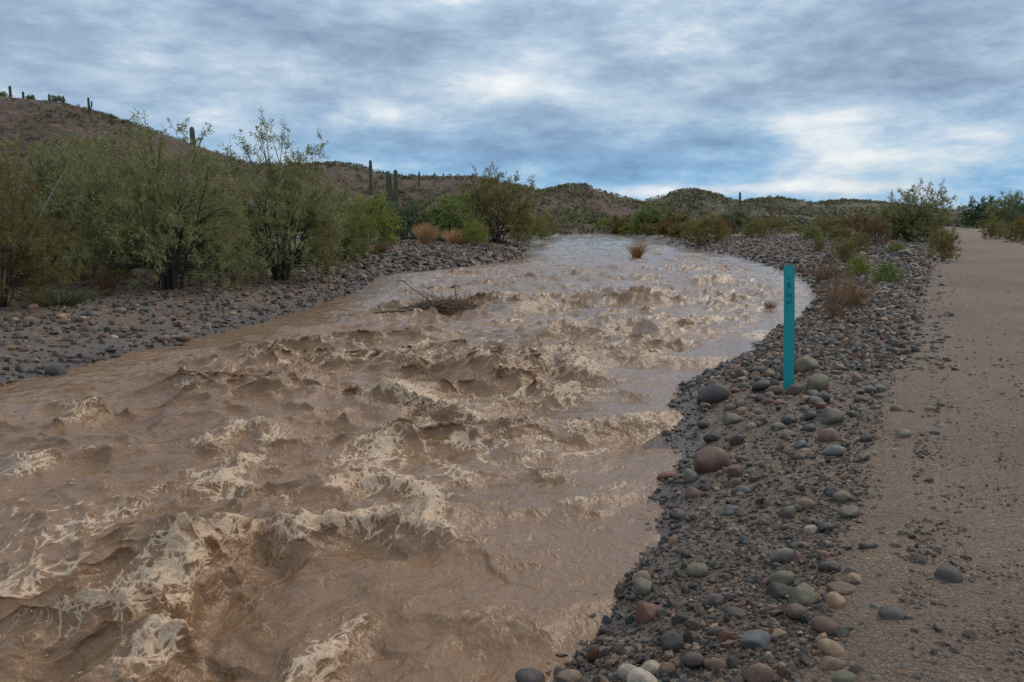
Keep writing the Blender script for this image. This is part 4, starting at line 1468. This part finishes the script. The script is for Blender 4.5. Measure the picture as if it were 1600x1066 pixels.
# gravel: everything smaller, one mass on instances of six pebbles that lie on the bank themselves
def gravel_points():
    A = []
    A.append(scatter_right(26000, 2.2, 12, 0.004, 0.018, 711, -0.2, power=2.2))
    A.append(scatter_right(3000, 2.2, 14, 0.014, 0.04, 712, -0.1, power=2.0))
    A.append(scatter_right(12000, 9, 30, 0.012, 0.075, 713, 0.0, power=3.0))
    r = np.random.default_rng(714)
    # mid and far right bar, wide
    y = r.uniform(18, 75, 20000)
    xr = shores(y)[1]
    x = xr - 0.1 + (path_left(y) - xr + 0.2) * r.random(20000)
    A.append(np.stack([x, y, 0.02 + 0.13 * r.random(20000) ** 3.0 * (0.6 + y / 90)], 1)[(x < y * 0.62)])
    # path grit
    y = 1 / r.uniform(1 / 12.0, 1 / 2.2, 24000)
    x = path_left(y) - 0.2 + 5.0 * r.random(24000)
    A.append(np.stack([x, y, 0.003 + 0.010 * r.random(24000) ** 3], 1))
    y = 1 / r.uniform(1 / 40.0, 1 / 6, 3500)
    x = path_left(y) + 4.5 * r.random(3500)
    A.append(np.stack([x, y, 0.005 + 0.018 * r.random(3500) ** 3], 1))
    # left bank
    y = r.uniform(9, 30, 13000)
    xl = shores(y)[0]
    t = r.random(13000)
    x = xl + 0.15 - t ** 1.1 * 6.5
    A.append(np.stack([x, y, 0.009 + 0.075 * r.random(13000) ** 4.2], 1))
    # left bar
    y = r.uniform(28, 66, 9000)
    xl = shores(y)[0]
    x = xl + 0.1 - r.random(9000) ** 1.2 * 8
    A.append(np.stack([x, y, 0.03 + 0.17 * r.random(9000) ** 2.8], 1))
    # right of the path
    y = 1 / r.uniform(1 / 90.0, 1 / 12, 2500)
    x = path_left(y) + 4.9 + 2.5 * r.random(2500)
    A.append(np.stack([x, y, 0.03 + 0.10 * r.random(2500) ** 2.5], 1))
    return np.concatenate(A)


gp = gravel_points()
ng = len(gp)
rg = np.random.default_rng(720)
gz = height(gp[:, 0], gp[:, 1])
onpath = (gp[:, 0] > path_left(gp[:, 1]) + 0.4) & (gp[:, 0] < path_left(gp[:, 1]) + 4.6)
gz = np.where(onpath, gz + 0.022, gz)
gm = bpy.data.meshes.new('gravel')
gm.vertices.add(ng)
gm.vertices.foreach_set('co', np.stack([gp[:, 0], gp[:, 1], gz + gp[:, 2] * 0.15], 1).astype(np.float32).ravel())
at = gm.attributes.new('rad', 'FLOAT_VECTOR', 'POINT')
at.data.foreach_set('vector', (gp[:, 2:3] * np.stack([rg.uniform(0.8, 1.2, ng), rg.uniform(0.7, 1.1, ng), rg.uniform(0.7, 1.2, ng)], 1)).astype(np.float32).ravel())
at = gm.attributes.new('turn', 'FLOAT_VECTOR', 'POINT')
at.data.foreach_set('vector', np.stack([rg.normal(0, 0.25, ng), rg.normal(0, 0.25, ng), rg.uniform(0, 6.28, ng)], 1).astype(np.float32).ravel())
at = gm.attributes.new('pick', 'INT', 'POINT')
at.data.foreach_set('value', rg.integers(0, 6, ng).astype(np.int32))
pal = np.array([SC[s] for s in SKEYS])
pw = np.array([0.24, 0.12, 0.04, 0.28, 0.13, 0.06, 0.06, 0.03, 0.025, 0.03])
gc = pal[rg.choice(len(SKEYS), ng, p=pw / pw.sum())] * rg.uniform(0.4, 1.25, (ng, 1))
gc = np.where(onpath[:, None], gc * 0.5 + np.array([0.14, 0.10, 0.075]) * 0.6, gc)
at = gm.attributes.new('col', 'FLOAT_COLOR', 'POINT')
at.data.foreach_set('color', np.concatenate([gc, np.ones((ng, 1))], 1).astype(np.float32).ravel())
gravel = bpy.data.objects.new('gravel', gm)
COL.objects.link(gravel)
gravel.parent = ground
tag(gravel, kind='stuff')
pebble_objs = []
for i in range(6):
    x, y, z = place(1180 + 22 * i, 800 + 31 * i)
    o = put_stone('pebble', x, y, z + 0.006, 0.028, 0.5 * i, SKEYS[i], PEB[i], ground)
    pebble_objs.append(o)

ngt = bpy.data.node_groups.new('gravel_scatter', 'GeometryNodeTree')
ngt.interface.new_socket('Geometry', in_out='INPUT', socket_type='NodeSocketGeometry')
ngt.interface.new_socket('Geometry', in_out='OUTPUT', socket_type='NodeSocketGeometry')
gi = ngt.nodes.new('NodeGroupInput')
go = ngt.nodes.new('NodeGroupOutput')
iop = ngt.nodes.new('GeometryNodeInstanceOnPoints')
g2i = ngt.nodes.new('GeometryNodeGeometryToInstance')
for o in pebble_objs[::-1]:
    oi = ngt.nodes.new('GeometryNodeObjectInfo')
    oi.transform_space = 'ORIGINAL'
    oi.inputs['Object'].default_value = o
    oi.inputs['As Instance'].default_value = False
    g2 = ngt.nodes.new('GeometryNodeGeometryToInstance')
    ngt.links.new(oi.outputs['Geometry'], g2.inputs[0])
    if o is pebble_objs[-1]:
        jn = ngt.nodes.new('GeometryNodeJoinGeometry')
    ngt.links.new(g2.outputs[0], jn.inputs[0])
ngt.nodes.remove(g2i)


def named(nm, dt):
    nd = ngt.nodes.new('GeometryNodeInputNamedAttribute')
    nd.data_type = dt
    nd.inputs['Name'].default_value = nm
    return nd.outputs['Attribute']


ngt.links.new(gi.outputs[0], iop.inputs['Points'])
ngt.links.new(jn.outputs[0], iop.inputs['Instance'])
iop.inputs['Pick Instance'].default_value = True
ngt.links.new(named('pick', 'INT'), iop.inputs['Instance Index'])
e2r = ngt.nodes.new('FunctionNodeEulerToRotation')
ngt.links.new(named('turn', 'FLOAT_VECTOR'), e2r.inputs[0])
ngt.links.new(e2r.outputs[0], iop.inputs['Rotation'])
ngt.links.new(named('rad', 'FLOAT_VECTOR'), iop.inputs['Scale'])
ngt.links.new(iop.outputs[0], go.inputs[0])
md = gravel.modifiers.new('scatter', 'NODES')
md.node_group = ngt


# ------------------------------------------------------------------ marker post
def make_post():
    m, q, p = mat('turquoise_plastic')
    t = q.new('ShaderNodeTexCoord')
    ob = t.outputs['Object']
    n = q.noise(q.scalev(ob, (60, 60, 2.5)), 1.0, 5, 0.6)
    n2 = q.noise(ob, 9, 6, 0.65)
    c = q.mix(n, (0.000, 0.235, 0.240), (0.004, 0.325, 0.315))
    c = q.mix(q.rng(n2, 0.58, 0.8, 0, 0.45), c, (0.02, 0.22, 0.20))
    q.put(p.inputs['Base Color'], c)
    p.inputs['Roughness'].default_value = 0.5
    q.put(p.inputs['Normal'], q.bump(n, 0.25, 0.002))
    m2, q2, p2 = mat('post_dark_print')
    p2.inputs['Base Color'].default_value = (0.004, 0.055, 0.065, 1)
    p2.inputs['Roughness'].default_value = 0.6
    m3, q3, p3 = mat('post_pale_print')
    p3.inputs['Base Color'].default_value = (0.10, 0.50, 0.40, 1)
    p3.inputs['Roughness'].default_value = 0.6
    m4, q4, p4 = mat('post_worn_edge')
    p4.inputs['Base Color'].default_value = (0.30, 0.36, 0.28, 1)
    p4.inputs['Roughness'].default_value = 0.8

    x, y, z = place(1232, 607)
    H = at_y(1232, 415, y)[2] - z
    wd = 16.5 / F * y
    o = empty('marker_post', (x, y, z), R(-4))
    o.rotation_euler[1] = R(-2.6)
    # shallow channel section, drawn as strips from the bottom (below the stones) to a slightly domed top
    nw = 13
    tx = np.linspace(-1, 1, nw)
    front = np.stack([tx * wd / 2, -0.010 * (1 - tx ** 2) + 0.004], 1)
    back = np.stack([tx[::-1] * wd / 2 * 0.985, -0.010 * (1 - tx[::-1] ** 2) + 0.013], 1)
    ring = np.concatenate([front, back])
    zs = np.concatenate([np.linspace(-0.25, H - 0.012, 14), [H - 0.004, H]])
    V = []
    for i, zz_ in enumerate(zs):
        s = 1.0 if zz_ < H - 0.006 else (0.985 if zz_ < H - 0.001 else 0.96)
        bow = 0.006 * math.sin(zz_ * 2.0)
        for a, b in ring:
            top = 0.006 * (1 - (2 * a / wd) ** 2) if zz_ > H - 0.02 else 0
            V.append((a * s + bow, b, zz_ + top))
    n_ = len(ring)
    Q = []
    for i in range(len(zs) - 1):
        for j in range(n_):
            j2 = (j + 1) % n_
            Q.append((i * n_ + j, i * n_ + j2, (i + 1) * n_ + j2, (i + 1) * n_ + j))
    b0 = (len(zs) - 1) * n_
    T = [(b0 + j, b0 + j + 1, b0 + n_ - 2 - j, b0 + n_ - 1 - j) for j in range(nw - 1)]
    shaft = mesh_obj('shaft', np.array(V), np.array(Q), m, o, smooth=False)
    Vt = np.array(V)[b0:b0 + n_]
    Vt[:, 2] += 0.0008
    mesh_obj('top_edge', Vt, np.array(T) - b0, m4, o, smooth=False)

    def letter(ch, fx, fz, size, m_, sx=1.0, name='letter'):
        cu = bpy.data.curves.new('letter', 'FONT')
        cu.body = ch
        cu.size = size
        cu.align_x = 'CENTER'
        cu.extrude = 0.0006
        cu.offset = 0.0006
        t_ = bpy.data.objects.new('letter_tmp', cu)
        COL.objects.link(t_)
        dg = bpy.context.evaluated_depsgraph_get()
        me = bpy.data.meshes.new_from_object(t_.evaluated_get(dg))
        bpy.data.objects.remove(t_)
        me.materials.clear()
        me.materials.append(m_)
        lo = bpy.data.objects.new(name, me)
        COL.objects.link(lo)
        lo.parent = shaft
        xx = fx * wd / 2
        lo.location = (xx, -0.010 * (1 - fx ** 2) + 0.004 - 0.0012, H - fz)
        lo.rotation_euler = (R(90), 0, 0)
        lo.scale = (sx, 1, 1)

    u1 = H / 192.0          # one photograph pixel on the post
    letter('\u2022', 0.0, 9 * u1, 0.06, m3, name='emblem')
    letter('\u2022', 0.05, 14 * u1, 0.07, m3, name='emblem')
    letter('V', 0.05, 20.5 * u1, 0.042, m3)
    letter('V', -0.02, 21 * u1, 0.05, m2)
    letter('R', 0.0, 35 * u1, 0.085, m2, 0.9)
    letter('I', -0.32, 48 * u1, 0.085, m2)
    letter('E', 0.34, 49 * u1, 0.065, m2)
    letter('S', 0.38, 57.5 * u1, 0.05, m2)
    letter('8', -0.26, 59.5 * u1, 0.055, m2)
    tag(o, 'turquoise flat marker post with dark vertical lettering among the cobbles', 'post')


make_post()


# ------------------------------------------------------------------ snag in the river
def make_snag():
    def W3(u, v, y):
        return np.array(at_y(u, v, y))
    x0, y0 = on_z(690, 488, 0)
    o = empty('driftwood_snag', (x0, y0, 0.0))
    org = np.array([x0, y0, 0])

    def stick(pts, r0, r1, name='branch', n=9, jit=0.012, s=7):
        rr = np.random.default_rng(s)
        P = np.array([W3(*p) for p in pts]) - org
        d = np.concatenate([[0], np.cumsum(np.linalg.norm(np.diff(P, axis=0), axis=1))])
        t = np.linspace(0, d[-1], n)
        Q = np.stack([np.interp(t, d, P[:, i]) for i in range(3)], 1)
        Q[1:-1] += rr.normal(0, jit, Q[1:-1].shape)
        v, f = tubes([(Q, np.linspace(r0, r1, n))], 6)
        mesh_obj(name, v, f, DEADWOOD if name != 'dark_branch' else BARK, o)
    y = y0
    stick([(690, 482, y), (660, 462, y + .1), (640, 447, y + .2), (618, 430, y + .3)], 0.022, 0.006, s=1)
    stick([(632, 440, y + .2), (622, 438, y + .1), (616, 441, y)], 0.012, 0.006, s=2, n=5)
    stick([(678, 478, y), (676, 462, y), (671, 452, y)], 0.016, 0.010, s=3, n=6)
    stick([(668, 452, y), (671, 451, y), (677, 447, y)], 0.022, 0.010, s=4, n=5)
    stick([(715, 474, y), (712, 460, y), (710, 448, y)], 0.016, 0.014, s=5, n=6)
    stick([(705, 449, y), (710, 446, y), (714, 447, y)], 0.03, 0.018, s=6, n=5)
    stick([(546, 493, y - .9), (580, 490, y - .6), (620, 486, y - .3), (680, 484, y)], 0.03, 0.035, s=8)
    stick([(548, 494, y - .9), (565, 494, y - .8), (582, 494, y - .7)], 0.04, 0.02, s=9)
    stick([(605, 488, y - .4), (640, 478, y), (670, 474, y + .1)], 0.018, 0.02, s=10)
    stick([(606, 480, y + .1), (640, 482, y), (690, 480, y)], 0.012, 0.014, s=11)
    # the heap of caught twigs and roots
    r = np.random.default_rng(88)
    paths = []
    for i in range(420):
        t = r.random()
        c = W3(645 + 92 * t ** 0.8, 488, y) - org
        hgt = 0.26 * math.sin(math.pi * min(1, 0.15 + t * 0.75)) * r.random() ** 0.6
        c = c + np.array([r.normal(0, 0.06), r.normal(0, 0.20), hgt])
        d = np.array([r.normal(0, 1.0), r.normal(0, 0.5), r.normal(0, 0.35)])
        d *= r.uniform(0.12, 0.36) / np.linalg.norm(d)
        b = r.normal(0, 0.05, 3)
        P = bezier(c - d, c + b, c + d, 5)
        P[:, 2] = np.maximum(P[:, 2], -0.08)
        paths.append((P, np.full(5, r.uniform(0.003, 0.009))))
    v, f = tubes(paths, 4)
    mesh_obj('twig_heap', v, f, DEADWOOD, o)
    tag(o, 'heap of driftwood and twigs caught in the river with sticks poking up', 'driftwood')


make_snag()

# ------------------------------------------------------------------ render
S.render.engine = 'CYCLES'
S.cycles.max_bounces = 6
S.cycles.diffuse_bounces = 3
S.cycles.glossy_bounces = 3
S.cycles.transmission_bounces = 4
S.cycles.transparent_max_bounces = 4
